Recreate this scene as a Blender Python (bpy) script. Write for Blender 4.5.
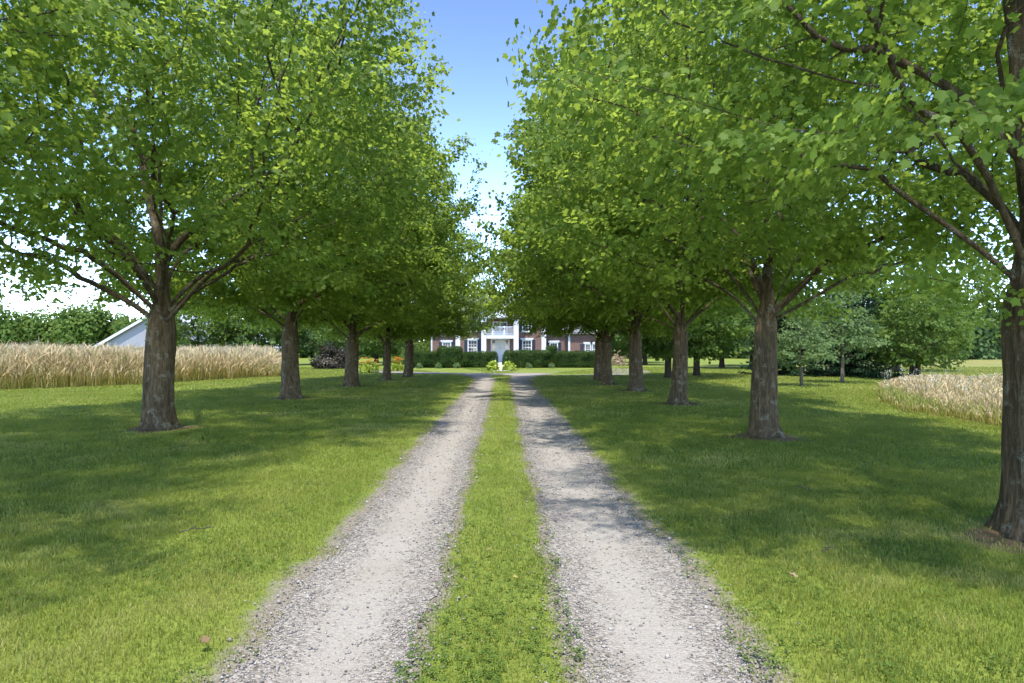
import bpy, math, random
import numpy as np
from mathutils import Vector, noise as mnoise

# ------------------------------------------------------------------ scene, camera, sky, sun
SC = bpy.context.scene
COL = SC.collection
for o in list(bpy.data.objects):
    bpy.data.objects.remove(o)

F, CX, HY, EYE = 640.0, 503.0, 350.0, 1.5      # focal length in px, vanishing point, eye height
cam_d = bpy.data.cameras.new('camera')
cam = bpy.data.objects.new('camera', cam_d)
COL.objects.link(cam)
cam_d.sensor_width = 36.0
cam_d.lens = F / 1024.0 * 36.0
cam_d.clip_start = 0.05
cam_d.clip_end = 5000.0
cam.location = (0, 0, EYE)
cam.rotation_euler = (math.radians(90) + math.atan(8.5 / F), 0, -math.atan(9.0 / F))
SC.camera = cam

SUN_EL, SUN_AZ = 68.0, 184.0      # azimuth measured from +Y towards +X
W = bpy.data.worlds.new('World')
SC.world = W
W.use_nodes = True
nt = W.node_tree
sky = nt.nodes.new('ShaderNodeTexSky')
sky.sky_type = 'NISHITA'
sky.sun_disc = False
sky.sun_elevation = math.radians(SUN_EL)
sky.sun_rotation = math.radians(SUN_AZ)
sky.air_density = 1.0
sky.altitude = 1200
sky.dust_density = 0.0
sky.ozone_density = 4.0
# clear midsummer sky: deepen the blue overhead against the pale horizon
SKY_PIVOT, SKY_POWER = 2.8, 0.9
_l = nt.nodes.new('ShaderNodeVectorMath'); _l.operation = 'DOT_PRODUCT'; _l.inputs[1].default_value = (0.25 / SKY_PIVOT, 0.65 / SKY_PIVOT, 0.10 / SKY_PIVOT)
_p = nt.nodes.new('ShaderNodeMath'); _p.operation = 'POWER'; _p.inputs[1].default_value = SKY_POWER
_s = nt.nodes.new('ShaderNodeVectorMath'); _s.operation = 'SCALE'
_t = nt.nodes.new('ShaderNodeVectorMath'); _t.operation = 'MULTIPLY'; _t.inputs[1].default_value = (0.98, 0.96, 1.04)
nt.links.new(sky.outputs[0], _l.inputs[0]); nt.links.new(_l.outputs['Value'], _p.inputs[0])
nt.links.new(sky.outputs[0], _s.inputs[0]); nt.links.new(_p.outputs[0], _s.inputs['Scale'])
nt.links.new(_s.outputs[0], _t.inputs[0]); nt.links.new(_t.outputs[0], nt.nodes['Background'].inputs[0])
nt.nodes['Background'].inputs[1].default_value = 0.15

sun_d = bpy.data.lights.new('sun', 'SUN')
sun_d.energy = 2.35
sun_d.angle = math.radians(1.5)
sun_d.color = (1.0, 0.95, 0.86)
sun = bpy.data.objects.new('sun', sun_d)
COL.objects.link(sun)
_sd = Vector((math.sin(math.radians(SUN_AZ)) * math.cos(math.radians(SUN_EL)),
              math.cos(math.radians(SUN_AZ)) * math.cos(math.radians(SUN_EL)), math.sin(math.radians(SUN_EL))))
sun.rotation_euler = (-_sd).to_track_quat('-Z', 'Y').to_euler()
sun.location = (30, 20, 60)

SC.view_settings.view_transform = 'Standard'
SC.view_settings.look = 'None'
SC.view_settings.gamma = 1.0
SC.view_settings.use_curve_mapping = False
SC.view_settings.exposure = 1.9
SC.cycles.use_denoising = True
SC.cycles.max_bounces = 14
SC.cycles.diffuse_bounces = 7
SC.cycles.glossy_bounces = 2
SC.cycles.transmission_bounces = 10
SC.cycles.sample_clamp_indirect = 6.0

R0 = np.random.default_rng(11)
rad = math.radians


def gd(px, py):
    """distance and X of a point of flat ground seen at pixel px, py (used to read sizes off the photo)"""
    d = EYE * F / (py - HY)
    return (px - CX) / F * d, d


# ------------------------------------------------------------------ helpers
def tag(o, label=None, cat=None, group=None, kind=None):
    if label: o['label'] = label
    if cat: o['category'] = cat
    if group: o['group'] = group
    if kind: o['kind'] = kind
    return o


def empty(name, loc=(0, 0, 0), rz=0.0):
    o = bpy.data.objects.new(name, None)
    o.empty_display_size = 0.3
    COL.objects.link(o)
    o.location = loc
    o.rotation_euler = (0, 0, rz)
    return o


def mesh_np(name, V, loops, sizes, mat, parent=None, attrs=None, smooth=False):
    me = bpy.data.meshes.new(name)
    V = np.asarray(V, np.float32)
    loops = np.asarray(loops, np.int32).ravel()
    sizes = np.asarray(sizes, np.int32)
    me.vertices.add(len(V))
    me.vertices.foreach_set('co', V.ravel())
    me.loops.add(len(loops))
    me.loops.foreach_set('vertex_index', loops)
    me.polygons.add(len(sizes))
    st = np.zeros(len(sizes), np.int32)
    st[1:] = np.cumsum(sizes)[:-1]
    me.polygons.foreach_set('loop_start', st)
    me.polygons.foreach_set('loop_total', sizes)
    if smooth:
        me.polygons.foreach_set('use_smooth', np.ones(len(sizes), bool))
    for k, a in (attrs or {}).items():
        at = me.attributes.new(k, 'FLOAT', 'POINT')
        at.data.foreach_set('value', np.asarray(a, np.float32))
    me.update(calc_edges=True)
    if mat: me.materials.append(mat)
    o = bpy.data.objects.new(name, me)
    COL.objects.link(o)
    if parent: o.parent = parent
    return o


class MB:
    """collects plain shapes; build() links them as one mesh"""
    def __init__(s):
        s.v, s.f = [], []

    def add(s, v, f):
        n = len(s.v)
        s.v += [tuple(p) for p in v]
        s.f += [tuple(i + n for i in q) for q in f]
        return s

    def box(s, x0, x1, y0, y1, z0, z1):
        return s.add([(x0, y0, z0), (x1, y0, z0), (x1, y1, z0), (x0, y1, z0), (x0, y0, z1), (x1, y0, z1), (x1, y1, z1), (x0, y1, z1)],
                     [(0, 3, 2, 1), (4, 5, 6, 7), (0, 1, 5, 4), (1, 2, 6, 5), (2, 3, 7, 6), (3, 0, 4, 7)])

    def prism(s, pts, y0, y1):
        """outline in x,z pushed along y"""
        n = len(pts)
        v = [(x, y0, z) for x, z in pts] + [(x, y1, z) for x, z in pts]
        f = [tuple(range(n)), tuple(range(2 * n - 1, n - 1, -1))]
        f += [(i, i + n, (i + 1) % n + n, (i + 1) % n) for i in range(n)]
        return s.add(v, f)

    def build(s, name, mat, parent=None, bevel=0.0):
        me = bpy.data.meshes.new(name)
        me.from_pydata(s.v, [], s.f)
        me.update()
        import bmesh
        bm = bmesh.new()
        bm.from_mesh(me)
        bmesh.ops.recalc_face_normals(bm, faces=bm.faces)
        if bevel:
            bmesh.ops.bevel(bm, geom=bm.edges[:], offset=bevel, segments=1, affect='EDGES')
        bm.to_mesh(me)
        bm.free()
        if mat: me.materials.append(mat)
        o = bpy.data.objects.new(name, me)
        COL.objects.link(o)
        if parent: o.parent = parent
        return o


# ------------------------------------------------------------------ materials
class NB:
    def __init__(s, name):
        s.m = bpy.data.materials.new(name)
        s.m.use_nodes = True
        s.t = s.m.node_tree
        s.p = s.t.nodes['Principled BSDF']
        s.out = s.t.nodes['Material Output']

    def n(s, typ, **kw):
        nd = s.t.nodes.new(typ)
        for k, v in kw.items():
            if k.startswith('i_'):
                key = k[2:]
                key = int(key) if key.isdigit() else key.replace('_', ' ')
                nd.inputs[key].default_value = v
            else:
                setattr(nd, k, v)
        return nd

    def l(s, a, b):
        s.t.links.new(a, b)

    def noise(s, scale, detail=4, rough=0.55, vec=None, dist=0.0):
        nd = s.n('ShaderNodeTexNoise')
        nd.inputs['Scale'].default_value = scale
        nd.inputs['Detail'].default_value = detail
        nd.inputs['Roughness'].default_value = rough
        nd.inputs['Distortion'].default_value = dist
        s.l(vec if vec is not None else s.pos(), nd.inputs['Vector'])
        return nd.outputs['Fac']

    def pos(s, obj=False):
        if obj:
            return s.n('ShaderNodeTexCoord').outputs['Object']
        return s.n('ShaderNodeNewGeometry').outputs['Position']

    def ramp(s, fac, stops):
        r = s.n('ShaderNodeValToRGB')
        e = r.color_ramp.elements
        while len(e) < len(stops): e.new(0.5)
        for el, (p, c) in zip(e, stops):
            el.position = p
            el.color = (c[0], c[1], c[2], 1) if hasattr(c, '__len__') else (c, c, c, 1)
        s.l(fac, r.inputs[0])
        return r.outputs[0]

    def mix(s, fac, a, b, mode='MIX'):
        nd = s.n('ShaderNodeMix', data_type='RGBA', blend_type=mode)
        for sock, v in ((nd.inputs['Factor'], fac), (nd.inputs['A'], a), (nd.inputs['B'], b)):
            if isinstance(v, bpy.types.NodeSocket): s.l(v, sock)
            elif hasattr(v, '__len__'): sock.default_value = (v[0], v[1], v[2], 1)
            else:
                sock.default_value = v
        return nd.outputs['Result']

    def math(s, op, a, b=None, c=None, clamp=False):
        nd = s.n('ShaderNodeMath', operation=op, use_clamp=clamp)
        for i, v in enumerate((a, b, c)):
            if v is None: continue
            if isinstance(v, bpy.types.NodeSocket): s.l(v, nd.inputs[i])
            else: nd.inputs[i].default_value = v
        return nd.outputs[0]

    def attr(s, name):
        return s.n('ShaderNodeAttribute', attribute_name=name).outputs['Fac']

    def bump(s, h, strength=0.5, dist=0.02):
        b = s.n('ShaderNodeBump')
        b.inputs['Strength'].default_value = strength
        b.inputs['Distance'].default_value = dist
        s.l(h, b.inputs['Height'])
        s.l(b.outputs[0], s.p.inputs['Normal'])

    def fin(s, color=None, rough=0.6, spec=0.3):
        if color is not None:
            if isinstance(color, bpy.types.NodeSocket): s.l(color, s.p.inputs['Base Color'])
            else: s.p.inputs['Base Color'].default_value = (*color, 1)
        s.p.inputs['Roughness'].default_value = rough
        s.p.inputs['Specular IOR Level'].default_value = spec
        return s.m


def leaf_mat(name, dark, mid, light, trans, tfac=0.42, rough=0.45, spec=0.35):
    b = NB(name)
    big = b.noise(0.55, 2)
    t = b.math('ADD', b.math('MULTIPLY', b.attr('tint'), 0.75), b.math('MULTIPLY', big, 0.3))
    c = b.ramp(t, [(0.1, dark), (0.5, mid), (0.92, light)])
    b.fin(c, rough, spec)
    tr = b.n('ShaderNodeBsdfTranslucent')
    b.l(b.mix(0.65, c, trans), tr.inputs['Color'])
    mx = b.n('ShaderNodeMixShader')
    mx.inputs[0].default_value = tfac
    b.l(b.p.outputs[0], mx.inputs[1])
    b.l(tr.outputs[0], mx.inputs[2])
    b.l(mx.outputs[0], b.out.inputs['Surface'])
    return b.m


def plain(name, color, rough=0.6, spec=0.3, vary=0.12, scale=6.0):
    b = NB(name)
    n = b.noise(scale, 5)
    c = b.mix(n, tuple(x * (1 - vary) for x in color), tuple(min(1, x * (1 + vary)) for x in color))
    return b.fin(c, rough, spec)


M = {}
M['leaf'] = leaf_mat('maple_leaf', (0.072, 0.128, 0.022), (0.118, 0.190, 0.032), (0.180, 0.250, 0.050), (0.43, 0.56, 0.080), 0.60, 0.55, 0.22)
M['leaf_b'] = leaf_mat('broadleaf', (0.045, 0.085, 0.018), (0.080, 0.135, 0.026), (0.130, 0.190, 0.040), (0.20, 0.30, 0.04), 0.4, 0.6, 0.15)
M['leaf_blue'] = leaf_mat('pale_blue_leaf', (0.070, 0.125, 0.044), (0.115, 0.180, 0.066), (0.180, 0.245, 0.100), (0.24, 0.34, 0.10), 0.42, 0.6, 0.15)
M['leaf_dark'] = leaf_mat('dark_conifer', (0.008, 0.028, 0.010), (0.018, 0.050, 0.018), (0.034, 0.080, 0.024), (0.04, 0.09, 0.02), 0.2)
M['leaf_purple'] = leaf_mat('purple_leaf', (0.014, 0.014, 0.010), (0.030, 0.026, 0.016), (0.066, 0.056, 0.030), (0.08, 0.06, 0.03), 0.25)
M['leaf_lime'] = leaf_mat('lime_leaf', (0.16, 0.24, 0.025), (0.27, 0.36, 0.04), (0.38, 0.46, 0.07), (0.4, 0.5, 0.05), 0.3)
M['leaf_hedge'] = leaf_mat('hedge_leaf', (0.016, 0.036, 0.010), (0.032, 0.064, 0.014), (0.070, 0.115, 0.022), (0.08, 0.15, 0.02), 0.25, 0.7, 0.08)
M['leaf_beige'] = leaf_mat('dry_leaf', (0.28, 0.20, 0.11), (0.42, 0.32, 0.20), (0.55, 0.44, 0.30), (0.4, 0.3, 0.15), 0.25)
M['grass'] = leaf_mat('grass_blade', (0.105, 0.150, 0.022), (0.200, 0.240, 0.042), (0.340, 0.325, 0.100), (0.40, 0.44, 0.055), 0.45, 0.5, 0.25)
M['flower_orange'] = leaf_mat('orange_petal', (0.55, 0.16, 0.02), (0.70, 0.28, 0.03), (0.75, 0.42, 0.06), (0.7, 0.3, 0.03), 0.3)
M['flower_white'] = leaf_mat('white_petal', (0.30, 0.32, 0.22), (0.44, 0.45, 0.36), (0.58, 0.58, 0.52), (0.5, 0.5, 0.4), 0.3)


def wheat_mat():
    b = NB('dry_grass')
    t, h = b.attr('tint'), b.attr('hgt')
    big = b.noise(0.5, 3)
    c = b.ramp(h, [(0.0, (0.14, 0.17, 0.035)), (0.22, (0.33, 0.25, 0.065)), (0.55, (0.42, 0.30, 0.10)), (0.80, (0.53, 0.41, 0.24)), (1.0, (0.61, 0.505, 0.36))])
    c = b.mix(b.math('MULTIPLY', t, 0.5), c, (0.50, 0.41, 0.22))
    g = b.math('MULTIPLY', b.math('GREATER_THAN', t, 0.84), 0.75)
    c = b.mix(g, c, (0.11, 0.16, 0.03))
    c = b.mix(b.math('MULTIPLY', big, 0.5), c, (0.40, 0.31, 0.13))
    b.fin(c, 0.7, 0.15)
    tr = b.n('ShaderNodeBsdfTranslucent')
    b.l(c, tr.inputs['Color'])
    mx = b.n('ShaderNodeMixShader')
    mx.inputs[0].default_value = 0.3
    b.l(b.p.outputs[0], mx.inputs[1]); b.l(tr.outputs[0], mx.inputs[2])
    b.l(mx.outputs[0], b.out.inputs['Surface'])
    return b.m
M['wheat'] = wheat_mat()


def bark_mat(name, c0, c1, lich=(0.30, 0.30, 0.25), lam=0.62):
    b = NB(name)
    p = b.pos(True)
    mp = b.n('ShaderNodeMapping')
    mp.inputs['Scale'].default_value = (1, 1, 0.16)
    b.l(p, mp.inputs[0])
    ridge = b.noise(26, 6, 0.65, mp.outputs[0], 0.4)
    fine = b.noise(70, 3, 0.6, p)
    big = b.noise(2.2, 3, 0.6, p)
    c = b.ramp(ridge, [(0.33, tuple(x * 0.45 for x in c0)), (0.5, c0), (0.68, c1)])
    c = b.mix(b.math('MULTIPLY', big, 0.35), c, (0.075, 0.072, 0.040))
    lm = b.math('MULTIPLY', b.ramp(b.noise(5.5, 5, 0.7, p), [(lam - 0.05, 0.0), (lam + 0.04, 1.0)]), b.ramp(fine, [(0.4, 0.0), (0.55, 1.0)]))
    c = b.mix(b.math('MULTIPLY', lm, 0.7), c, lich)
    b.fin(c, 0.9, 0.15)
    h = b.math('ADD', ridge, b.math('MULTIPLY', fine, 0.25))
    b.bump(h, 1.0, 0.06)
    return b.m
M['bark'] = bark_mat('maple_bark', (0.092, 0.063, 0.037), (0.178, 0.130, 0.084), (0.26, 0.25, 0.20), 0.59)
M['bark_dark'] = bark_mat('dark_bark', (0.05, 0.038, 0.030), (0.095, 0.075, 0.062), lam=0.75)
M['bark_grey'] = bark_mat('grey_bark', (0.13, 0.105, 0.085), (0.24, 0.20, 0.17), lam=0.7)


def lawn_mat():
    b = NB('lawn_ground')
    n1, n2, n3 = b.noise(0.35, 4), b.noise(2.6, 4), b.noise(38, 4, 0.7)
    c = b.mix(b.ramp(n1, [(0.35, 0.0), (0.65, 1.0)]), (0.150, 0.195, 0.032), (0.230, 0.260, 0.055))
    c = b.mix(b.math('MULTIPLY', n2, 0.5), c, (0.14, 0.195, 0.028))
    c = b.mix(b.math('MULTIPLY', b.ramp(n3, [(0.35, 1.0), (0.6, 0.0)]), 0.5), c, (0.045, 0.070, 0.014))
    # bare earth round the trunks and the worn margins of the wheel tracks
    so = b.math('ADD', b.attr('soil'), b.math('MULTIPLY', b.math('SUBTRACT', b.noise(9, 5, 0.7), 0.5), 0.9))
    c = b.mix(b.ramp(so, [(0.45, 0.0), (0.62, 1.0)]), c, b.mix(n3, (0.10, 0.065, 0.040), (0.22, 0.15, 0.095)))
    ma = b.math('ADD', b.attr('margin'), b.math('MULTIPLY', b.math('SUBTRACT', b.noise(7, 5, 0.75), 0.5), 0.9))
    peb = b.ramp(b.noise(60, 3, 0.8), [(0.3, (0.10, 0.085, 0.06)), (0.5, (0.20, 0.175, 0.14)), (0.7, (0.32, 0.295, 0.265))])
    c = b.mix(b.ramp(ma, [(0.42, 0.0), (0.7, 1.0)]), c, peb)
    fi = b.math('ADD', b.attr('field'), b.math('MULTIPLY', b.math('SUBTRACT', b.noise(0.25, 5, 0.65), 0.5), 0.8))
    c = b.mix(b.ramp(fi, [(0.4, 0.0), (0.6, 1.0)]), c, b.mix(n2, (0.19, 0.18, 0.06), (0.26, 0.215, 0.09)))
    b.fin(c, 0.85, 0.12)
    b.bump(b.math('ADD', b.math('MULTIPLY', n3, 1.0), b.math('MULTIPLY', n2, 1.2)), 0.6, 0.05)
    return b.m
M['lawn'] = lawn_mat()


def gravel_mat():
    b = NB('pale_gravel')
    p = b.pos()
    v = b.n('ShaderNodeTexVoronoi', feature='F1')
    v.inputs['Scale'].default_value = 62
    b.l(p, v.inputs['Vector'])
    v2 = b.n('ShaderNodeTexVoronoi', feature='F1')
    v2.inputs['Scale'].default_value = 150
    b.l(p, v2.inputs['Vector'])
    sep = b.n('ShaderNodeSeparateColor'); b.l(v.outputs['Color'], sep.inputs[0])
    sep2 = b.n('ShaderNodeSeparateColor'); b.l(v2.outputs['Color'], sep2.inputs[0])
    stone = b.ramp(sep.outputs[0], [(0.0, (0.137, 0.119, 0.104)), (0.3, (0.230, 0.205, 0.183)), (0.65, (0.286, 0.261, 0.236)), (1.0, (0.354, 0.328, 0.301))])
    dust = b.ramp(sep2.outputs[0], [(0.0, (0.206, 0.187, 0.166)), (0.5, (0.269, 0.246, 0.224)), (1.0, (0.308, 0.285, 0.261))])
    wear = b.math('ADD', b.attr('worn'), b.math('MULTIPLY', b.math('SUBTRACT', b.noise(1.6, 5, 0.65), 0.5), 1.3))
    wm = b.ramp(wear, [(0.3, 0.0), (0.75, 1.0)])
    c = b.mix(wm, stone, dust)
    c = b.mix(b.math('MULTIPLY', b.ramp(b.noise(0.9, 5, 0.6), [(0.4, 0.0), (0.7, 1.0)]), 0.30), c, (0.206, 0.174, 0.140))
    dk = b.ramp(b.noise(23, 2, 0.5), [(0.66, 0.0), (0.72, 1.0)])
    c = b.mix(b.math('MULTIPLY', dk, 0.25), c, (0.096, 0.084, 0.073))
    b.fin(c, 0.9, 0.15)
    h = b.math('ADD', b.math('MULTIPLY', v.outputs['Distance'], b.math('SUBTRACT', 1.25, wm)), b.math('MULTIPLY', b.noise(5, 4), 0.6))
    b.bump(b.math('MULTIPLY', h, -1.0), 0.7, 0.02)
    return b.m
M['gravel'] = gravel_mat()


def stone_mat():
    b = NB('loose_stone')
    c = b.ramp(b.attr('tint'), [(0.0, (0.083, 0.069, 0.060)), (0.25, (0.176, 0.153, 0.135)), (0.7, (0.259, 0.235, 0.209)), (1.0, (0.342, 0.315, 0.284))])
    return b.fin(c, 0.85, 0.2)
M['stone'] = stone_mat()


def brick_mat():
    b = NB('red_brick')
    s = b.n('ShaderNodeSeparateXYZ'); b.l(b.pos(), s.inputs[0])
    cb = b.n('ShaderNodeCombineXYZ')
    b.l(b.math('ADD', s.outputs[0], s.outputs[1]), cb.inputs[0]); b.l(s.outputs[2], cb.inputs[1])
    br = b.n('ShaderNodeTexBrick')
    br.inputs['Scale'].default_value = 4.6
    br.inputs['Color1'].default_value = (0.125, 0.068, 0.056, 1)
    br.inputs['Color2'].default_value = (0.175, 0.100, 0.083, 1)
    br.inputs['Mortar'].default_value = (0.24, 0.20, 0.18, 1)
    br.inputs['Mortar Size'].default_value = 0.015
    b.l(cb.outputs[0], br.inputs['Vector'])
    c = b.mix(b.math('MULTIPLY', b.noise(1.2, 4), 0.4), br.outputs['Color'], (0.19, 0.10, 0.08))
    return b.fin(c, 0.85, 0.2)
M['brick'] = brick_mat()
M['white'] = plain('white_paint', (0.60, 0.60, 0.62), 0.5, 0.3, 0.04)
M['shutter'] = plain('navy_shutter', (0.030, 0.034, 0.055), 0.5, 0.3, 0.15)
M['shingle'] = plain('grey_shingle', (0.15, 0.15, 0.16), 0.85, 0.2, 0.3, 3.0)
M['barn_wall'] = plain('pale_metal_siding', (0.25, 0.25, 0.275), 0.6, 0.3, 0.06, 1.0)
M['barn_trim'] = plain('white_barn_trim', (0.55, 0.56, 0.58), 0.5, 0.3, 0.03)
M['barn_roof'] = plain('grey_metal_roof', (0.45, 0.46, 0.50), 0.4, 0.5, 0.08, 1.0)
M['concrete'] = plain('pale_stone', (0.55, 0.53, 0.48), 0.8, 0.2, 0.12, 5.0)
M['brass'] = plain('brass', (0.55, 0.40, 0.14), 0.35, 0.6, 0.1)
M['core'] = plain('hedge_core', (0.012, 0.028, 0.009), 0.95, 0.05, 0.3)
M['deadleaf'] = plain('dead_leaf', (0.15, 0.095, 0.05), 0.7, 0.2, 0.3, 30.0)
M['yellowleaf'] = plain('yellow_leaf', (0.35, 0.30, 0.09), 0.7, 0.2, 0.2, 30.0)


def glass_mat():
    b = NB('window_glass')
    b.fin((0.05, 0.06, 0.075), 0.06, 0.7)
    return b.m
M['glass'] = glass_mat()

# ------------------------------------------------------------------ layout
# avenue maples: pixel of the trunk base -> ground point
LEFT = [(-905, 563), (163, 428), (292, 398), (353, 386), (388, 380), (409, 377)]
LEFT = [(-6.9, 4.4)] + [gd(*p) for p in LEFT[1:]]
RIGHT = [(4.40, 5.05)] + [gd(*p) for p in ((767, 437), (680, 404), (636, 391), (607, 384.5), (600.5, 381))]
TRUNKS = LEFT + RIGHT


def ns(x, y, s, seed=0.0):
    return mnoise.noise(Vector((x * s, y * s, seed)))


def track_edges(y):
    """left and right rut edges (four x values) at distance y"""
    w = lambda k, s: 0.035 * ns(k * 7.3, y, 3.0 * s, k) + 0.05 * ns(k * 3.1, y, 0.9 * s, k + 9) + 0.03 * ns(k * 5.1, y, 11.0 * s, k + 3)
    bend = 0.0
    if y > 30: bend = -0.012 * (y - 30) ** 2 * 0.6
    e = [-1.27 + 1.9 * w(1, 1), -0.45 + 1.3 * w(2, 1), 0.385 + 1.3 * w(3, 1), 1.22 + 1.9 * w(4, 1)]
    if y > 30:
        e[0] += bend * 2.2
        e[1] += bend * 0.9
        e[2] -= bend * 0.4
        e[3] -= bend * 2.0
    return e


def hgt(x, y):
    """gentle unevenness of the ground"""
    z = 0.016 * ns(x, y, 0.28, 4.0)
    if abs(x) < 3.0 and y < 40:
        for c in (-0.84, 0.80):
            z -= 0.030 * math.exp(-((x - c) / 0.38) ** 2)
    return z


def in_left_field(x, y):
    # front edge of the tall dry grass on the left
    pts = [(-60, 20.0), (-18.9, 24.0), (-15.6, 28.2), (-13.2, 37.0), (-13.6, 44)]
    if y > 62 or x > -0.343 * y + 0.25 * math.sin(y * 1.7) or x < -75: return False
    xs = [p[0] for p in pts[:4]]
    yf = np.interp(x, xs, [p[1] for p in pts[:4]])
    return y > yf + 0.9 * ns(x, 0, 0.55, 3.3) + 0.5 * ns(x, y, 2.1, 8.0)


def in_right_field(x, y):
    # wedge behind the near right maple
    if y < 9 or y > 27 or x > 45: return False
    xl = np.interp(y, [9.0, 12.3, 15.0, 18.1, 24.0, 34.0], [9.4, 9.55, 9.9, 10.75, 14.4, 20.0])
    return x > xl + 0.45 * ns(y, 0, 0.6, 1.3) + 0.25 * ns(x, y, 2.6, 5.0)


# ------------------------------------------------------------------ lawn sheet
def spaced(a, b, s0, growth, limit):
    out, s = [a], s0
    while out[-1] < limit:
        out.append(out[-1] + s); s *= growth
    return out

xs_pos = list(np.arange(0, 1.9, 0.06)) + list(np.arange(1.9, 26, 0.25))
xs_pos += spaced(xs_pos[-1] + 0.3, 0, 0.3, 1.18, 1500)
xs = np.array(sorted([-x for x in xs_pos[1:]] + xs_pos))
ys = np.array(sorted([-y for y in spaced(6.3, 0, 0.5, 1.35, 600)] + list(np.arange(-6, 52, 0.25)) + spaced(52, 0, 0.3, 1.16, 2200)))
gx, gy = np.meshgrid(xs, ys)
gz = np.zeros_like(gx)
soil = np.zeros_like(gx); margin = np.zeros_like(gx); field = np.zeros_like(gx)
for j, y in enumerate(ys):
    near = -7 < y < 60
    e = track_edges(y)
    for i, x in enumerate(xs):
        if near and abs(x) < 30:
            gz[j, i] = hgt(x, y)
        if 18 < abs(x) or y > 20 or abs(x) > 9:
            if in_left_field(x, y) or in_right_field(x, y): field[j, i] = 1.0
for (tx, ty) in TRUNKS:
    d = np.hypot(gx - tx, gy - ty)
    soil = np.maximum(soil, np.clip(1.25 - d / (0.85 + 0.25 * np.sin(3 * np.arctan2(gy - ty, gx - tx) + tx)), 0, 1))
E = np.array([track_edges(y) for y in ys])
for k in range(4):
    d = np.abs(gx - E[:, k][:, None])
    margin = np.maximum(margin, np.clip(0.95 - d / (0.38 if k in (0, 3) else 0.20), 0, 1) * (gy < 44))
inside = ((gx > E[:, 0][:, None]) & (gx < E[:, 1][:, None])) | ((gx > E[:, 2][:, None]) & (gx < E[:, 3][:, None]))
margin[inside & (gy < 42)] = 1.0
field = np.maximum(field, 0.52 * ((gx > 20) & (gy > 27) & (gy < 400) & (gx > 0.44 * gy)))
nx, ny = len(xs), len(ys)
ii = (np.arange(ny - 1)[:, None] * nx + np.arange(nx - 1)[None, :]).ravel()
quads = np.stack([ii, ii + 1, ii + nx + 1, ii + nx], 1)
lawn = mesh_np('lawn', np.stack([gx.ravel(), gy.ravel(), gz.ravel()], 1), quads, np.full(len(quads), 4), M['lawn'],
               attrs={'soil': soil.ravel(), 'margin': margin.ravel(), 'field': field.ravel()}, smooth=True)
tag(lawn, 'mown green lawn spreading from the gravel drive to the fields', 'lawn', kind='structure')


# ------------------------------------------------------------------ gravel wheel tracks and the turning circle
def track(k0, k1):
    yy = np.concatenate([np.arange(-4, 12, 0.035), np.arange(12, 41.5, 0.10)])
    nseg = 12
    V, wv = [], []
    for y in yy:
        e = track_edges(y)
        a, b_ = e[k0], e[k1]
        for s in range(nseg + 1):
            t = s / nseg
            x = a + (b_ - a) * t
            V.append((x, y, hgt(x, y) + 0.006))
            wv.append(1.0 - abs(t - 0.5) * 2.1)
    n = nseg + 1
    q = [(r * n + s, r * n + s + 1, (r + 1) * n + s + 1, (r + 1) * n + s) for r in range(len(yy) - 1) for s in range(nseg)]
    return mesh_np('gravel_track', V, q, np.full(len(q), 4), M['gravel'], attrs={'worn': wv}, smooth=True)


tag(track(0, 1), 'left pale gravel wheel track of the drive, bordered by open lawn on its left', 'gravel track', 'wheel tracks of the drive', 'structure')
tag(track(2, 3), 'right pale gravel wheel track of the drive, bordered by lawn on its right', 'gravel track', 'wheel tracks of the drive', 'structure')


def ribbon(name, pts, widths, z, mat, rag=0.06, seed=0):
    """a flat path along pts"""
    P = []
    pts = [Vector((p[0], p[1], 0)) for p in pts]
    m = 14
    for i in range(len(pts) - 1):
        p0, p1, p2, p3 = pts[max(i - 1, 0)], pts[i], pts[i + 1], pts[min(i + 2, len(pts) - 1)]
        for s in range(m):
            t = s / m
            a = 0.5 * ((2 * p1) + (p2 - p0) * t + (2 * p0 - 5 * p1 + 4 * p2 - p3) * t * t + (3 * p1 - p0 - 3 * p2 + p3) * t ** 3)
            P.append((a, widths[i] + (widths[i + 1] - widths[i]) * t))
    P.append((pts[-1], widths[-1]))
    V, q, wv = [], [], []
    for i, (p, w) in enumerate(P):
        d = (P[min(i + 1, len(P) - 1)][0] - P[max(i - 1, 0)][0]).normalized()
        nrm = Vector((-d.y, d.x, 0))
        for s in range(7):
            t = s / 6 * 2 - 1
            c = p + nrm * (t * (w / 2 + rag * ns(i * 0.37, s, 1.0, seed)))
            V.append((c.x, c.y, z + hgt(c.x, c.y)))
            wv.append(1 - abs(t))
    for i in range(len(P) - 1):
        for s in range(6):
            q.append((i * 7 + s, (i + 1) * 7 + s, (i + 1) * 7 + s + 1, i * 7 + s + 1))
    o = mesh_np(name, V, q, np.full(len(q), 4), mat, attrs={'worn': wv}, smooth=True)
    return o


circle = ribbon('turning_circle', [(-11.5, 52), (-9.6, 46.5), (-7.0, 43.0), (-4, 40.8), (-1, 39.9), (1.2, 38.6), (2.6, 37.4), (4.6, 37.2), (6.5, 39.2), (8.2, 42.0), (9.0, 46), (9.2, 52)],
                [2.6, 2.6, 2.4, 2.6, 3.0, 2.6, 1.2, 0.9, 1.8, 2.6, 2.8, 2.8], 0.011, M['gravel'])
tag(circle, 'pale gravel turning circle crossing in front of the house', 'driveway', kind='structure')
pad = ribbon('gravel_pad', [(16.6, 55.5), (18.6, 55.8), (20.6, 55.6)], [1.4, 2.6, 1.2], 0.012, M['gravel'], seed=5)
tag(pad, 'small bright gravel patch beyond the right hand trees', 'gravel patch', kind='structure')
walk = ribbon('front_walk', [(-0.14, 45.6), (-0.16, 50), (-0.25, 60.8)], [1.25, 1.1, 1.1], 0.013, M['concrete'], rag=0.02)
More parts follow.
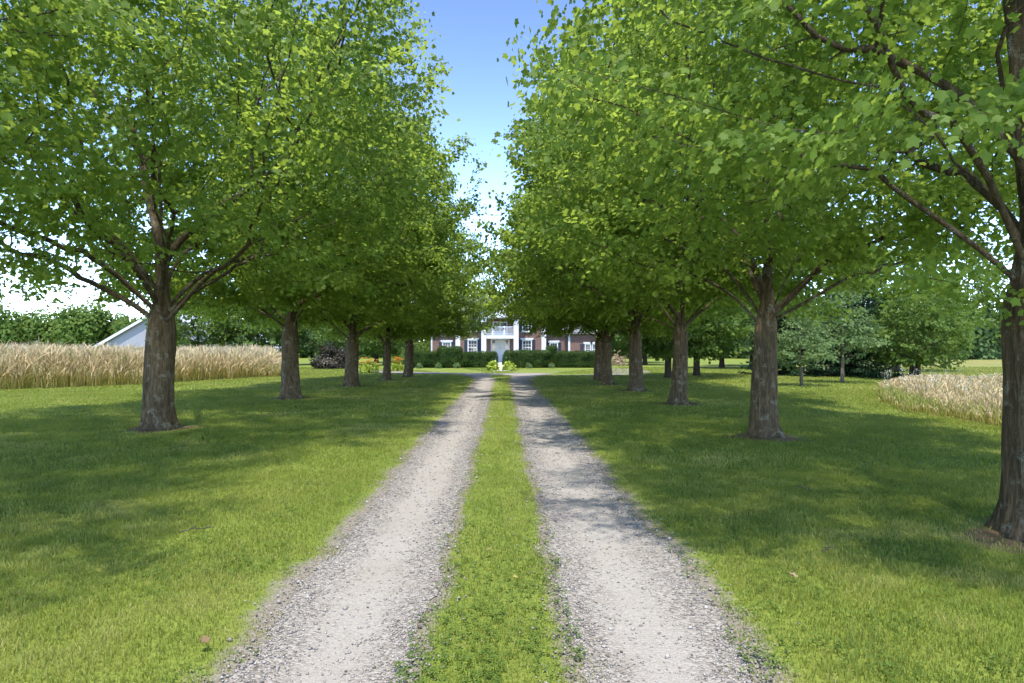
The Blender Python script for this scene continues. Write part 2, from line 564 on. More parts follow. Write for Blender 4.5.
tag(walk, 'pale stone walk leading from the lawn to the white front door', 'walk', kind='structure')


# ------------------------------------------------------------------ lawn grass blades
def blades(name, X, Y, Z, L, Wd, rng, tint, lean=0.55, mat=None, extra=None):
    n = len(X)
    az = rng.uniform(0, 2 * np.pi, n)
    ln = np.abs(rng.normal(0, lean, n))
    dx, dy = np.cos(az), np.sin(az)
    fx = rng.uniform(0, 2 * np.pi, n)
    sx, sy = np.cos(fx) * Wd / 2, np.sin(fx) * Wd / 2
    h1 = L * 0.55 * np.cos(ln * 0.6); o1 = L * 0.55 * np.sin(ln * 0.6)
    h2 = h1 + L * 0.45 * np.cos(np.minimum(ln * 1.5, 1.7)); o2 = o1 + L * 0.45 * np.sin(np.minimum(ln * 1.5, 1.7))
    V = np.empty((n, 5, 3), np.float32)
    V[:, 0] = np.stack([X - sx, Y - sy, Z - 0.004], 1)
    V[:, 1] = np.stack([X + sx, Y + sy, Z - 0.004], 1)
    V[:, 2] = np.stack([X + dx * o1 + sx * 0.8, Y + dy * o1 + sy * 0.8, Z + h1], 1)
    V[:, 3] = np.stack([X + dx * o1 - sx * 0.8, Y + dy * o1 - sy * 0.8, Z + h1], 1)
    V[:, 4] = np.stack([X + dx * o2, Y + dy * o2, Z + h2], 1)
    b = np.arange(n)[:, None] * 5
    lp = (b + np.array([0, 1, 2, 3, 3, 2, 4])[None, :]).ravel()
    sz = np.tile([4, 3], n)
    return V.reshape(-1, 3), lp, sz, np.repeat(tint, 5)


def edges_np(Y):
    yy = np.arange(-8, 70, 0.05)
    T = np.array([track_edges(v) for v in yy])
    return [np.interp(Y, yy, T[:, k]) for k in range(4)]


def vnoise(X, Y, s, seed):
    """cheap smooth value noise on arrays"""
    rng = np.random.default_rng(seed)
    G = rng.uniform(0, 1, (257, 257))
    u, v = (X * s) % 256, (Y * s) % 256
    i, j = u.astype(int), v.astype(int)
    fu, fv = u - i, v - j
    fu, fv = fu * fu * (3 - 2 * fu), fv * fv * (3 - 2 * fv)
    return (G[i, j] * (1 - fu) + G[i + 1, j] * fu) * (1 - fv) + (G[i, j + 1] * (1 - fu) + G[i + 1, j + 1] * fu) * fv


def hgt_np(X, Y):
    z = np.zeros_like(X)
    gxx, gyy = np.arange(-32, 32.1, 0.5), np.arange(-8, 62, 0.5)
    H = np.array([[0.016 * ns(a, b, 0.28, 4.0) for b in gyy] for a in gxx])
    i = np.clip(((X + 32) / 0.5).astype(int), 0, len(gxx) - 2); j = np.clip(((Y + 8) / 0.5).astype(int), 0, len(gyy) - 2)
    fu, fv = np.clip((X + 32) / 0.5 - i, 0, 1), np.clip((Y + 8) / 0.5 - j, 0, 1)
    z = (H[i, j] * (1 - fu) + H[i + 1, j] * fu) * (1 - fv) + (H[i, j + 1] * (1 - fu) + H[i + 1, j + 1] * fu) * fv
    for c in (-0.84, 0.80):
        z = z - 0.030 * np.exp(-((X - c) / 0.38) ** 2) * ((np.abs(X) < 3) & (Y < 40))
    return z


def turf():
    rng = np.random.default_rng(5)
    parts = []
    bands = [(0.4, 4.5, 6500, 0.0042, 0.048), (4.5, 8, 4000, 0.0056, 0.048), (8, 14, 1600, 0.009, 0.050),
             (14, 24, 520, 0.015, 0.054), (24, 42, 150, 0.026, 0.058), (42, 56, 60, 0.042, 0.062)]
    for (d0, d1, dens, w, L) in bands:
        hw = 0.86
        x0, x1 = -hw * d1 - 5.5, hw * d1 + 5.5
        n = int((x1 - x0) * (d1 - d0) * dens)
        X = rng.uniform(x0, x1, n); Y = rng.uniform(d0, d1, n)
        keep = (np.abs(X) < hw * Y + 1.2) | ((np.abs(X) < hw * Y + 5.5) & (rng.uniform(0, 1, n) < 0.4))
        X, Y = X[keep], Y[keep]
        e = edges_np(Y)
        # distance into a rut (positive inside the gravel)
        ind = np.maximum(np.minimum(X - e[0], e[1] - X), np.minimum(X - e[2], e[3] - X))
        mid = (X > e[1] - 0.1) & (X < e[2] + 0.1)
        patch = vnoise(X, Y, 2.3, 1) * 0.6 + vnoise(X, Y, 7.0, 2) * 0.4
        fine = vnoise(X, Y, 11.0, 3)
        prob = np.clip((-ind + 0.03) / np.where(mid, 0.17, 0.38), 0, 1)
        prob = np.clip(prob * 1.45 + (patch - 0.60) * 2.0, 0, 1) * (ind < 0.10)
        prob *= np.where(mid, 0.55 + 0.45 * patch, 1.0)
        prob = np.where((Y > 36) & (Y < 44) & (np.abs(X) < 9), prob * (np.abs(Y - (40.1 - 0.22 * X)) > 1.3), prob)
        for (tx, ty) in TRUNKS:
            d = np.hypot(X - tx, Y - ty)
            prob = prob * np.clip((d - 0.46) / 0.55 + 0.35 * (fine - 0.5), 0.0, 1)
        k = rng.uniform(0, 1, len(X)) < prob
        X, Y, patch, fine, ind, mid = X[k], Y[k], patch[k], fine[k], ind[k], mid[k]
        fl = np.array([in_left_field(a, b) or in_right_field(a, b) for a, b in zip(X, Y)]) if d1 > 12 else np.zeros(len(X), bool)
        X, Y, patch, fine, ind, mid = [a[~fl] for a in (X, Y, patch, fine, ind, mid)]
        big = vnoise(X, Y, 0.45, 8)
        clump = vnoise(X, Y, 4.5, 9)
        near_edge = np.clip(1 + ind / 0.5, 0, 1)
        t = 0.12 + 0.46 * big + 0.34 * (clump - 0.5) + 0.25 * (vnoise(X, Y, 1.4, 12) - 0.5) + 0.30 * near_edge * fine + 0.55 * np.clip(vnoise(X, Y, 0.8, 14) * 0.6 + vnoise(X, Y, 2.9, 15) * 0.4 - 0.60, 0, 1) / 0.2 * (~mid) + rng.normal(0, 0.14, len(X)) + np.where(rng.uniform(0, 1, len(X)) < 0.06, 0.5, 0)
        ll = L * (0.55 + 0.75 * clump) * rng.uniform(0.6, 1.25, len(X)) * (1 - 0.45 * near_edge)
        parts.append(blades('', X, Y, hgt_np(X, Y), ll, w * np.where(np.abs(X) < hw * Y + 1.2, 1.0, 1.7) * rng.uniform(0.7, 1.4, len(X)), rng, np.clip(t, 0, 1), 0.8))
    V, lp, sz, tn, off = [], [], [], [], 0
    for (v, l, s, t) in parts:
        V.append(v); lp.append(l + off); sz.append(s); tn.append(t); off += len(v)
    o = mesh_np('grass', np.concatenate(V), np.concatenate(lp), np.concatenate(sz), M['grass'], attrs={'tint': np.concatenate(tn)})
    tag(o, 'short mown grass blades covering the lawn and the strip between the tracks', 'grass', kind='stuff')
turf()


# ------------------------------------------------------------------ clover in the foreground turf
def clover():
    rng = np.random.default_rng(17)
    n = 52000
    Y = 1.8 + 9.0 * rng.uniform(0, 1, n) ** 1.5
    X = rng.uniform(-1, 1, n) * (0.86 * Y + 1)
    e = edges_np(Y)
    ind = np.maximum(np.minimum(X - e[0], e[1] - X), np.minimum(X - e[2], e[3] - X))
    pt = vnoise(X, Y, 1.1, 21) * 0.5 + vnoise(X, Y, 4.7, 22) * 0.5
    k = (ind < 0.03) & (pt + rng.uniform(-0.15, 0.15, n) > np.where((X > -0.5) & (X < 0.5), 0.46, 0.56))
    X, Y = X[k], Y[k]
    n = len(X)
    Z = hgt_np(X, Y) + rng.uniform(0.02, 0.055, n)
    sc = rng.uniform(0.008, 0.015, n)
    tp = np.array([(0, 0), (0.5, 0.9), (0, 1.5), (-0.5, 0.9)])
    V = np.empty((n, 3, 4, 3), np.float32)
    a0 = rng.uniform(0, 6.28, n)
    for q in range(3):
        a = a0 + q * 2.094
        ca, sa = np.cos(a)[:, None], np.sin(a)[:, None]
        lx = (tp[None, :, 0] * ca - tp[None, :, 1] * sa) * sc[:, None]
        ly = (tp[None, :, 0] * sa + tp[None, :, 1] * ca) * sc[:, None]
        lz = np.hypot(lx, ly) * rng.uniform(-0.35, 0.5, n)[:, None]
        V[:, q] = np.stack([X[:, None] + lx, Y[:, None] + ly, Z[:, None] + lz], 2)
    lp = np.arange(n * 12)
    o = mesh_np('clover', V.reshape(-1, 3), lp, np.full(n * 3, 4), M['leaf_b'], attrs={'tint': np.repeat(rng.uniform(0.3, 1, n), 12)})
    tag(o, 'low clover leaves mixed into the foreground turf', 'clover', kind='stuff')
clover()


# ------------------------------------------------------------------ loose stones on and beside the tracks
def loose_gravel():
    rng = np.random.default_rng(23)
    n = 120000
    Y = 1.8 + 18 * rng.uniform(0, 1, n) ** 2.0
    X = rng.uniform(-1.75, 1.7, n)
    e = edges_np(Y)
    ind = np.maximum(np.minimum(X - e[0], e[1] - X), np.minimum(X - e[2], e[3] - X))
    edge = np.exp(-(ind / 0.17) ** 2)
    pr = np.where(ind > 0, 0.12 + 0.75 * edge, 0.6 * np.exp(ind / 0.07))
    k = rng.uniform(0, 1, n) < pr
    X, Y = X[k], Y[k]; n = len(X)
    s = rng.uniform(0.003, 0.0085, n) * (1 + (rng.uniform(0, 1, n) < 0.03) * 0.9) * (0.8 + Y / 14)
    oc = np.array([(1, 0, 0), (0, 1, 0), (-1, 0, 0), (0, -1, 0), (0, 0, 0.75), (0.0, 0, -0.6)], float)
    V = oc[None] * (1 + rng.uniform(-0.35, 0.35, (n, 6, 3))) * s[:, None, None]
    a = rng.uniform(0, 6.28, n)
    ca, sa = np.cos(a)[:, None], np.sin(a)[:, None]
    x, y = V[:, :, 0] * 1.25 * ca - V[:, :, 1] * sa, V[:, :, 0] * 1.25 * sa + V[:, :, 1] * ca
    V = np.stack([x + X[:, None], y + Y[:, None], V[:, :, 2] + (hgt_np(X, Y) + 0.007 + s * 0.25)[:, None]], 2)
    f = np.array([(0, 1, 4), (1, 2, 4), (2, 3, 4), (3, 0, 4), (1, 0, 5), (2, 1, 5), (3, 2, 5), (0, 3, 5)])
    lp = (np.arange(n)[:, None, None] * 6 + f[None]).ravel()
    o = mesh_np('loose_gravel', V.reshape(-1, 3), lp, np.full(n * 8, 3), M['stone'], attrs={'tint': np.repeat(np.clip(rng.normal(0.55, 0.25, n), 0, 1), 6)})
    tag(o, 'loose grey stones scattered along the wheel tracks', 'gravel', kind='stuff')
loose_gravel()


# ------------------------------------------------------------------ tree growing
MAPLE = np.array([(0, 0), (0.24, -0.10), (0.46, -0.02), (0.43, 0.20), (0.66, 0.46), (0.48, 0.60), (0.27, 0.64), (0.22, 0.84), (0.0, 1.08),
                  (-0.22, 0.84), (-0.27, 0.64), (-0.48, 0.60), (-0.66, 0.46), (-0.43, 0.20), (-0.46, -0.02), (-0.24, -0.10)], float)
MAPLE_SMALL = np.array([(0, 0), (0.48, 0.05), (0.36, 0.30), (0.58, 0.55), (0.0, 1.0), (-0.58, 0.55), (-0.36, 0.30), (-0.48, 0.05)], float)
KITE = np.array([(0, 0), (0.45, 0.45), (0, 1.0), (-0.45, 0.45)], float)
NEEDLE = np.array([(-0.10, 0), (0.10, 0), (0.07, 0.7), (0, 1.0), (-0.07, 0.7)], float)


def leaves_np(C, Nn, T, S, tint, tmpl, fold=0.26):
    """flat leaves: centre C, normal Nn, direction T, size S"""
    n, m = len(C), len(tmpl)
    Nn = Nn / np.linalg.norm(Nn, axis=1, keepdims=True)
    T = T - Nn * np.sum(T * Nn, 1, keepdims=True)
    T = T / (np.linalg.norm(T, axis=1, keepdims=True) + 1e-9)
    B = np.cross(Nn, T)
    u, v = tmpl[:, 0], tmpl[:, 1]
    w = -fold * (np.abs(u) * 1.2) - fold * 0.9 * v * v
    V = C[:, None] + S[:, None, None] * (B[:, None] * u[None, :, None] + T[:, None] * v[None, :, None] + Nn[:, None] * w[None, :, None])
    return V.reshape(-1, 3), np.arange(n * m), np.full(n, m), np.repeat(tint, m)


def colonize(rng, A, nodes, par, step=0.3, infl=3.0, kill=0.45, iters=90, droop=-0.02):
    P = [np.array(p, float) for p in nodes]
    par = list(par)
    A = A.copy()
    arr = np.array(P)
    D = np.linalg.norm(A[:, None] - arr[None], axis=2)
    near = D.argmin(1); nd = D.min(1)
    for it in range(iters):
        m = nd < infl
        if not m.any(): break
        arr = np.array(P)
        dirs = A[m] - arr[near[m]]
        dirs /= (np.linalg.norm(dirs, axis=1, keepdims=True) + 1e-9)
        acc = np.zeros_like(arr)
        np.add.at(acc, near[m], dirs)
        src = np.unique(near[m])
        g = acc[src]
        g /= (np.linalg.norm(g, axis=1, keepdims=True) + 1e-9)
        g += rng.normal(0, 0.16, g.shape); g[:, 2] += droop
        g /= (np.linalg.norm(g, axis=1, keepdims=True) + 1e-9)
        new = arr[src] + g * step
        base = len(P)
        P += list(new); par += list(src)
        Dn = np.linalg.norm(A[:, None] - new[None], axis=2)
        j = Dn.argmin(1); dm = Dn.min(1)
        b = dm < nd
        near[b] = base + j[b]; nd[b] = dm[b]
        alive = nd > kill
        A, near, nd = A[alive], near[alive], nd[alive]
        if len(A) == 0 or len(P) > 9000: break
    return np.array(P), np.array(par)


def tube_mesh(P, par, r, seed, lobes=True, minr=0.0035, hard=0):
    """tubes along every branch; the trunk flares into roots"""
    n = len(P)
    ch = [[] for _ in range(n)]
    for i in range(1, n): ch[par[i]].append(i)
    paths, stack = [], [(0, -1)]
    while stack:
        i, p0 = stack.pop()
        path = [] if p0 < 0 else [p0]
        while True:
            path.append(i)
            if not ch[i]: break
            k = max(ch[i], key=lambda c: r[c])
            for c in ch[i]:
                if c != k: stack.append((c, i))
            i = k
        paths.append((path, p0 >= 0))
    V, loops, sizes = [], [], []
    for path, child in paths:
        rr = [r[i] for i in path]
        if child: rr[0] = min(r[path[1]] * 1.25, r[path[0]])
        if max(rr[1:] if len(rr) > 1 else rr) < minr: continue
        big = max(rr)
        m = 34 if big > 0.16 else 10 if big > 0.07 else 6 if big > 0.025 else 4 if big > 0.012 else 3
        pts = [Vector(P[i]) for i in path]
        if len(pts) < 2: continue
        base = len(V)
        prev = None
        for a, p in enumerate(pts):
            d = (pts[min(a + 1, len(pts) - 1)] - pts[max(a - 1, 0)])
            if d.length < 1e-6: d = Vector((0, 0, 1))
            d.normalize()
            if prev is None:
                u = d.orthogonal().normalized() if abs(d.z) < 0.9 else Vector((1, 0, 0))
                u = (u - d * u.dot(d)).normalized()
            else:
                u = (prev - d * prev.dot(d)).normalized()
            prev = u
            w = d.cross(u)
            q = rr[a]
            for s in range(m):
                th = 2 * math.pi * s / m
                k = q
                if m >= 22 and lobes:
                    z = max(p.z, 0)
                    k *= 1 + 0.42 * math.exp(-z / 0.15) * (0.85 + 0.60 * math.cos(5 * th + seed) + 0.40 * math.cos(3 * th + 2 * seed)) + 0.06 * math.exp(-z / 0.5) + 0.05 * math.cos(4 * th + p.z * 0.9 + seed)
                    c_ = Vector((math.cos(th) * 2.6, math.sin(th) * 2.6, p.z * 1.1 + seed))
                    k += 0.016 * mnoise.noise(Vector((math.cos(th) * 11, math.sin(th) * 11, p.z * 0.9 + seed))) + 0.034 * mnoise.noise(c_) + 0.016 * mnoise.noise(c_ * 3.3) + 0.010 * mnoise.noise(Vector((math.cos(th) * 9, math.sin(th) * 9, p.z * 2.0)))
                elif m >= 10:
                    k *= 1 + 0.13 * mnoise.noise(Vector((math.cos(th) * 2 + p.x, math.sin(th) * 2 + p.y, p.z * 3 + seed)))
                v = p + (u * math.cos(th) + w * math.sin(th)) * k
                V.append((v.x, v.y, v.z))
        for a in range(len(pts) - 1):
            for s in range(m):
                loops += [base + a * m + s, base + a * m + (s + 1) % m, base + (a + 1) * m + (s + 1) % m, base + (a + 1) * m + s]
                sizes.append(4)
    return V, loops, sizes


PROFILE = ([0, 0.07, 0.16, 0.32, 0.52, 0.70, 0.85, 0.95, 1.0], [0.58, 0.84, 0.96, 1.0, 0.93, 0.74, 0.50, 0.25, 0.05])


def crown_points(rng, n, zb, top, R, lump=0.16, seed=0.0, prof=PROFILE, skirt=False):
    C = []
    def lim(az, t):
        return R * np.interp(t, *prof) * (1 + lump * 1.6 * mnoise.noise(Vector((math.cos(az) * 1.3, math.sin(az) * 1.3, t * 3.0 + seed))))
    clumps = []
    while len(clumps) < 120:
        t, az = rng.uniform(0, 1), rng.uniform(0, 6.283)
        w = np.interp(t, *prof)
        if rng.uniform() > w: continue
        clumps.append((lim(az, t) * rng.uniform(0.55, 0.97), az, t))
    while len(C) < n:
        if rng.uniform() < 0.62:
            r_, az, t = clumps[rng.integers(len(clumps))]
            p = np.array([r_ * math.cos(az), r_ * math.sin(az), zb + t * (top - zb)]) + rng.normal(0, 1, 3) * np.array([0.62, 0.62, 0.42]) * R / 5
        else:
            t, az = rng.uniform(0, 1), rng.uniform(0, 6.283)
            if rng.uniform() > np.interp(t, *prof) ** 1.5: continue
            r_ = lim(az, t) * rng.uniform(0.02, 1) ** 0.42
            p = np.array([r_ * math.cos(az), r_ * math.sin(az), zb + t * (top - zb)])
        t = (p[2] - zb) / (top - zb)
        if t < -0.02 or t > 1.02: continue
        if math.hypot(p[0], p[1]) > 1.06 * lim(math.atan2(p[1], p[0]), min(max(t, 0), 1)): continue
        if not skirt and p[2] < zb + 0.9 - 0.12 * math.hypot(p[0], p[1]) + 0.25 * mnoise.noise(Vector((p[0] * 0.6, p[1] * 0.6, seed))): continue
        C.append(p)
    return np.array(C)


def grow_tree(seed, zb=2.0, top=12.0, R=5.2, trunk_r=0.31, fork=2.0, limbs=None, n_att=2600, n_leaf=15, leaf=0.14, tmpl=MAPLE,
              leader=4.5, lean=(0.0, 0.0), step=0.30, kill=0.42, spread=(0.21, 0.13), updown=0.62, prof=PROFILE, lump=0.24, thin=0.012, cull=None, skirt=False):
    rng = np.random.default_rng(seed)
    A = crown_points(rng, n_att, zb, top, R, lump, seed * 1.7, prof, skirt)
    nodes, par = [], []
    z = -0.15
    wob = rng.uniform(-1, 1, 4)
    def axis(z):
        k = max(z, 0)
        return np.array([lean[0] * k + 0.03 * math.sin(k * 1.3 + wob[0] * 3), lean[1] * k + 0.03 * math.sin(k * 1.1 + wob[1] * 3), z])
    while z < leader:
        nodes.append(axis(z)); par.append(len(nodes) - 2 if len(nodes) > 1 else 0)
        z += 0.06 if z < 0.6 else 0.11 if z < fork + 0.4 else 0.25
    main = len(nodes)
    if limbs is None:
        k = 9
        a0 = rng.uniform(0, 6.28)
        limbs = [(fork + rng.uniform(-0.15, 1.1) * (i > 3) - 0.08 * (i % 2), math.degrees(a0 + i * 2.399 + rng.uniform(-0.3, 0.3)), rng.uniform(28, 55), rng.uniform(1.6, 2.6), 1.0) for i in range(k)]
    zs = np.array([p[2] for p in nodes[:main]])
    boost = {}
    for (z0, az, el, ln, wgt) in limbs:
        i = int(np.abs(zs - z0).argmin())
        p = nodes[i].copy(); last = i
        azr, elr = rad(az), rad(el)
        cnt = int(ln / 0.22)
        ids = []
        for s in range(cnt):
            t = s / cnt
            e = elr * (1.15 - 0.75 * t) + 0.1 * math.sin(s * 0.8 + az)
            azr += rng.normal(0, 0.06)
            p = p + 0.22 * np.array([math.cos(azr) * math.cos(e), math.sin(azr) * math.cos(e), math.sin(e)])
            nodes.append(p.copy()); par.append(last); last = len(nodes) - 1; ids.append(last)
    P, par = colonize(rng, A, nodes, par, step=step, kill=kill)
    n = len(P)
    # smooth branch paths a little
    kids = [[] for _ in range(n)]
    for i in range(1, n): kids[par[i]].append(i)
    for _ in range(2):
        Q = P.copy()
        for i in range(main, n):
            if kids[i]:
                Q[i] = 0.5 * P[i] + 0.25 * P[par[i]] + 0.25 * P[kids[i]].mean(0)
        P = Q
    tips = np.array([not k for k in kids])
    r0 = 0.0045
    nt_ = max(tips.sum(), 10)
    e = math.log(nt_) / math.log(trunk_r * 0.93 / r0)
    acc = np.where(tips, r0 ** e, 0.0)
    order = range(n - 1, 0, -1)
    for i in order:
        acc[par[i]] += acc[i]
    r = acc ** (1 / e)
    # trunk: even taper below the fork
    for i in range(main):
        if P[i][2] < fork:
            r[i] = max(r[i], trunk_r * (1.04 - 0.10 * max(P[i][2], 0) / fork))
        else:
            r[i] = min(r[i], trunk_r * max(0.25, 0.94 - 0.75 * min((P[i][2] - fork) / 0.9, 0.62) - 0.06 * (P[i][2] - fork)))
    r[main:] *= 0.86
    V, lp, sz = tube_mesh(P, par, r, seed * 1.3)
    # leaves on the thin wood
    thin_ids = np.nonzero((r < thin) & (P[:, 2] > zb - 0.4))[0]
    rep = rng.poisson(n_leaf, len(thin_ids))
    rep = np.where(tips[thin_ids], rep + n_leaf // 2, rep)
    own = np.repeat(thin_ids, rep)
    m = len(own)
    # every twig carries a flat spray: shared plane and direction, single leaves vary about it
    sprN = np.array([0, 0, 0.9]) + rng.normal(0, updown, (n, 3))
    sprN /= np.linalg.norm(sprN, axis=1, keepdims=True)
    off = rng.normal(0, 1, (m, 3)) * np.array([spread[0], spread[0], spread[1]])
    sN = sprN[own]
    off = off - sN * np.sum(off * sN, 1, keepdims=True) * 0.72
    C = P[own] + off
    C[:, 2] -= 0.10 * (off[:, 0] ** 2 + off[:, 1] ** 2) / spread[0] ** 2 * spread[1]
    out = C * np.array([1, 1, 0]); out /= (np.linalg.norm(out, axis=1, keepdims=True) + 1e-6)
    Nn = sN + rng.normal(0, 0.38, (m, 3)) + out * 0.28
    T = out * 0.6 + off / spread[0] * 0.5 + rng.normal(0, 0.45, (m, 3)) + np.array([0, 0, -0.75])
    if cull is not None:
        kp = np.linalg.norm(C - np.array(cull[:3]), axis=1) > cull[3]
        C, Nn, T, own = C[kp], Nn[kp], T[kp], own[kp]
        m = len(C)
    nodet = rng.uniform(0, 1, n)
    tint = np.clip(0.5 * nodet[own] + 0.5 * rng.uniform(0, 1, m), 0, 1)
    S = leaf * rng.uniform(0.45, 1.25, m)
    L = leaves_np(C, Nn, T, S, tint, tmpl)
    return (np.array(V), lp, sz), L


def tree_object(name, trunk_np, leaf_np, bark, leafm, loc, rz=0.0, scale=1.0, sz=None):
    t = empty(name, (loc[0], loc[1], 0), rz)
    t.scale = (scale, scale, sz or scale)
    mesh_np('trunk', trunk_np[0], trunk_np[1], trunk_np[2], bark, t, smooth=True)
    mesh_np('crown', leaf_np[0], leaf_np[1], leaf_np[2], leafm, t, attrs={'tint': leaf_np[3]})
    return t


def copy_thing(src, loc, rz=0.0, scale=1.0, sz=None):
    c = src.copy()
    COL.objects.link(c)
    c.location = (loc[0], loc[1], 0)
    c.rotation_euler = (0, 0, rz)
    c.scale = (scale, scale, sz or scale)
    for ch in list(src.children):
        d = ch.copy()
        COL.objects.link(d)
        d.parent = c
    return c


AV = 'maples lining the gravel drive'
# near trees, each grown on its own
t_, l_ = grow_tree(3, zb=2.0, top=12.8, R=6.1, trunk_r=0.246, fork=2.05, leaf=0.073, n_att=3600, n_leaf=36,
                   limbs=[(1.95, 184, 34, 3.4, 1), (2.05, 8, 40, 2.8, 1), (2.0, 330, 30, 2.8, 1), (2.25, 95, 50, 2.4, 1), (2.3, 262, 48, 2.2, 1), (2.5, 205, 58, 2.4, 1), (2.9, 40, 60, 2.2, 1), (3.3, 140, 58, 2.0, 1), (2.1, 150, 52, 2.4, 1), (2.15, 50, 45, 2.6, 1), (2.2, 225, 40, 2.6, 1), (2.1, 300, 52, 2.4, 1)])
T = tree_object('maple_tree', t_, l_, M['bark'], M['leaf'], LEFT[1])
tag(T, 'large maple on the left with flared roots, in front of the pale barn', 'tree', AV)

t_, l_ = grow_tree(7, zb=2.0, top=11.2, R=3.5, trunk_r=0.25, fork=1.95, leaf=0.051, n_att=2600, n_leaf=58, cull=(-RIGHT[0][0], -RIGHT[0][1], EYE, 3.4), lean=(-0.045, 0.02), leader=5.5,
                   limbs=[(1.72, 190, 22, 1.1, 1), (1.95, 172, 66, 2.6, 1), (1.85, 160, 48, 2.2, 1), (2.05, 215, 60, 2.0, 1), (2.0, 200, 50, 2.6, 1), (2.0, 10, 48, 2.4, 1), (2.2, 95, 50, 2.2, 1), (2.3, 275, 52, 2.0, 1), (2.9, 150, 55, 2.0, 1)])
T = tree_object('maple_tree', t_, l_, M['bark'], M['leaf'], RIGHT[0])
tag(T, 'closest maple at the right edge of the picture with a heavy low limb reaching left', 'tree', AV)

t_, l_ = grow_tree(12, zb=2.0, top=11.6, R=4.5, trunk_r=0.208, fork=1.95, leaf=0.073, n_att=3000, n_leaf=37,
                   limbs=[(1.85, 176, 42, 2.4, 1), (1.95, 4, 30, 3.0, 1), (2.05, 350, 44, 2.8, 1), (2.1, 250, 62, 2.2, 1), (2.2, 100, 50, 2.4, 1), (2.5, 200, 60, 2.2, 1), (2.9, 60, 58, 2.0, 1), (1.9, 150, 55, 2.2, 1), (2.0, 30, 55, 2.4, 1), (1.9, 300, 40, 2.2, 1)])
T = tree_object('maple_tree', t_, l_, M['bark'], M['leaf'], RIGHT[1])
tag(T, 'stout maple on the right lawn with bare red earth round its foot', 'tree', AV)

# three more individuals, repeated further down the rows
t_, l_ = grow_tree(21, zb=2.0, top=12.2, R=5.6, trunk_r=0.25, fork=2.1, leaf=0.094, n_att=2800, n_leaf=31, tmpl=MAPLE_SMALL)
VA = tree_object('maple_tree', t_, l_, M['bark'], M['leaf'], LEFT[2], 0.6)
tag(VA, 'slim maple second along the left row, standing at the end of the tall dry grass', 'tree', AV)
t_, l_ = grow_tree(33, zb=1.95, top=11.8, R=5.0, trunk_r=0.20, fork=2.0, leaf=0.094, n_att=2800, n_leaf=31, tmpl=MAPLE_SMALL)
VB = tree_object('maple_tree', t_, l_, M['bark'], M['leaf'], RIGHT[2], 2.5)
tag(VB, 'maple third along the right row, with a straight mottled trunk', 'tree', AV)
t_, l_ = grow_tree(47, zb=1.9, top=12.4, R=5.2, trunk_r=0.26, fork=1.8, leaf=0.096, n_att=2800, n_leaf=31, tmpl=MAPLE_SMALL)
VC = tree_object('maple_tree', t_, l_, M['bark'], M['leaf'], LEFT[3], 2.0)
tag(VC, 'maple third along the left row, leaning limbs above the purple shrub', 'tree', AV)
t_, l_ = grow_tree(58, zb=2.3, top=10.5, R=4.1, trunk_r=0.27, fork=2.1, leaf=0.055, n_att=2400, n_leaf=54, cull=(-LEFT[0][0], -LEFT[0][1], EYE, 3.4))
T = tree_object('maple_tree', t_, l_, M['bark'], M['leaf'], LEFT[0], 0.0)
tag(T, 'maple whose leafy branches hang in from the top left corner', 'tree', AV)
for src, loc, rz, sc, lab in (
        (VB, LEFT[4], 4.2, 0.90, 'fourth maple along the left row, beside the orange flowers'),
        (VA, LEFT[5], 2.6, 0.90, 'farthest maple of the left row, at the bend of the turning circle'),
        (VC, RIGHT[3], 5.1, 0.95, 'maple fourth along the right row with a forked trunk'),
        (VA, RIGHT[4], 4.0, 0.82, 'maple fifth along the right row, in front of a darker trunk'),
        (VC, RIGHT[5], 0.7, 0.96, 'dark trunked maple last in the right row, half hidden behind its neighbour')):
    c = copy_thing(src, loc, rz, sc, 0.85 if sc < 0.91 else 1.06)
    c['label'] = lab
    c['group'] = AV

# ------------------------------------------------------------------ background trees
BROAD = ([0, 0.1, 0.25, 0.45, 0.65, 0.82, 0.93, 1.0], [0.60, 0.88, 1.0, 0.98, 0.84, 0.60, 0.36, 0.06])
BG = 'trees standing beyond the avenue'
t_, l_ = grow_tree(61, zb=1.6, top=10, R=4.4, trunk_r=0.24, fork=1.8, leaf=0.30, n_att=1300, n_leaf=14, tmpl=KITE, step=0.45, kill=0.65, spread=(0.34, 0.2), prof=BROAD, lump=0.22, thin=0.014, updown=0.6, skirt=True)
BT = tree_object('broadleaf_tree', t_, l_, M['bark_dark'], M['leaf_b'], (-30.3, 64), 0, 1.05)
tag(BT, 'dark green tree whose low skirt hangs behind the tall dry grass, right of the barn', 'tree', BG)


def bg(loc, sc, rz, lab, sz=None, mat=None, group=BG, name=None):
    c = copy_thing(BT, loc, rz, sc, sz)
    c['label'] = lab; c['group'] = group
    if name: c.name = name
    if mat:
        for ch in c.children:
            if ch.name.startswith('crown'):
                ch.material_slots[0].link = 'OBJECT'
                ch.material_slots[0].material = mat
    return c


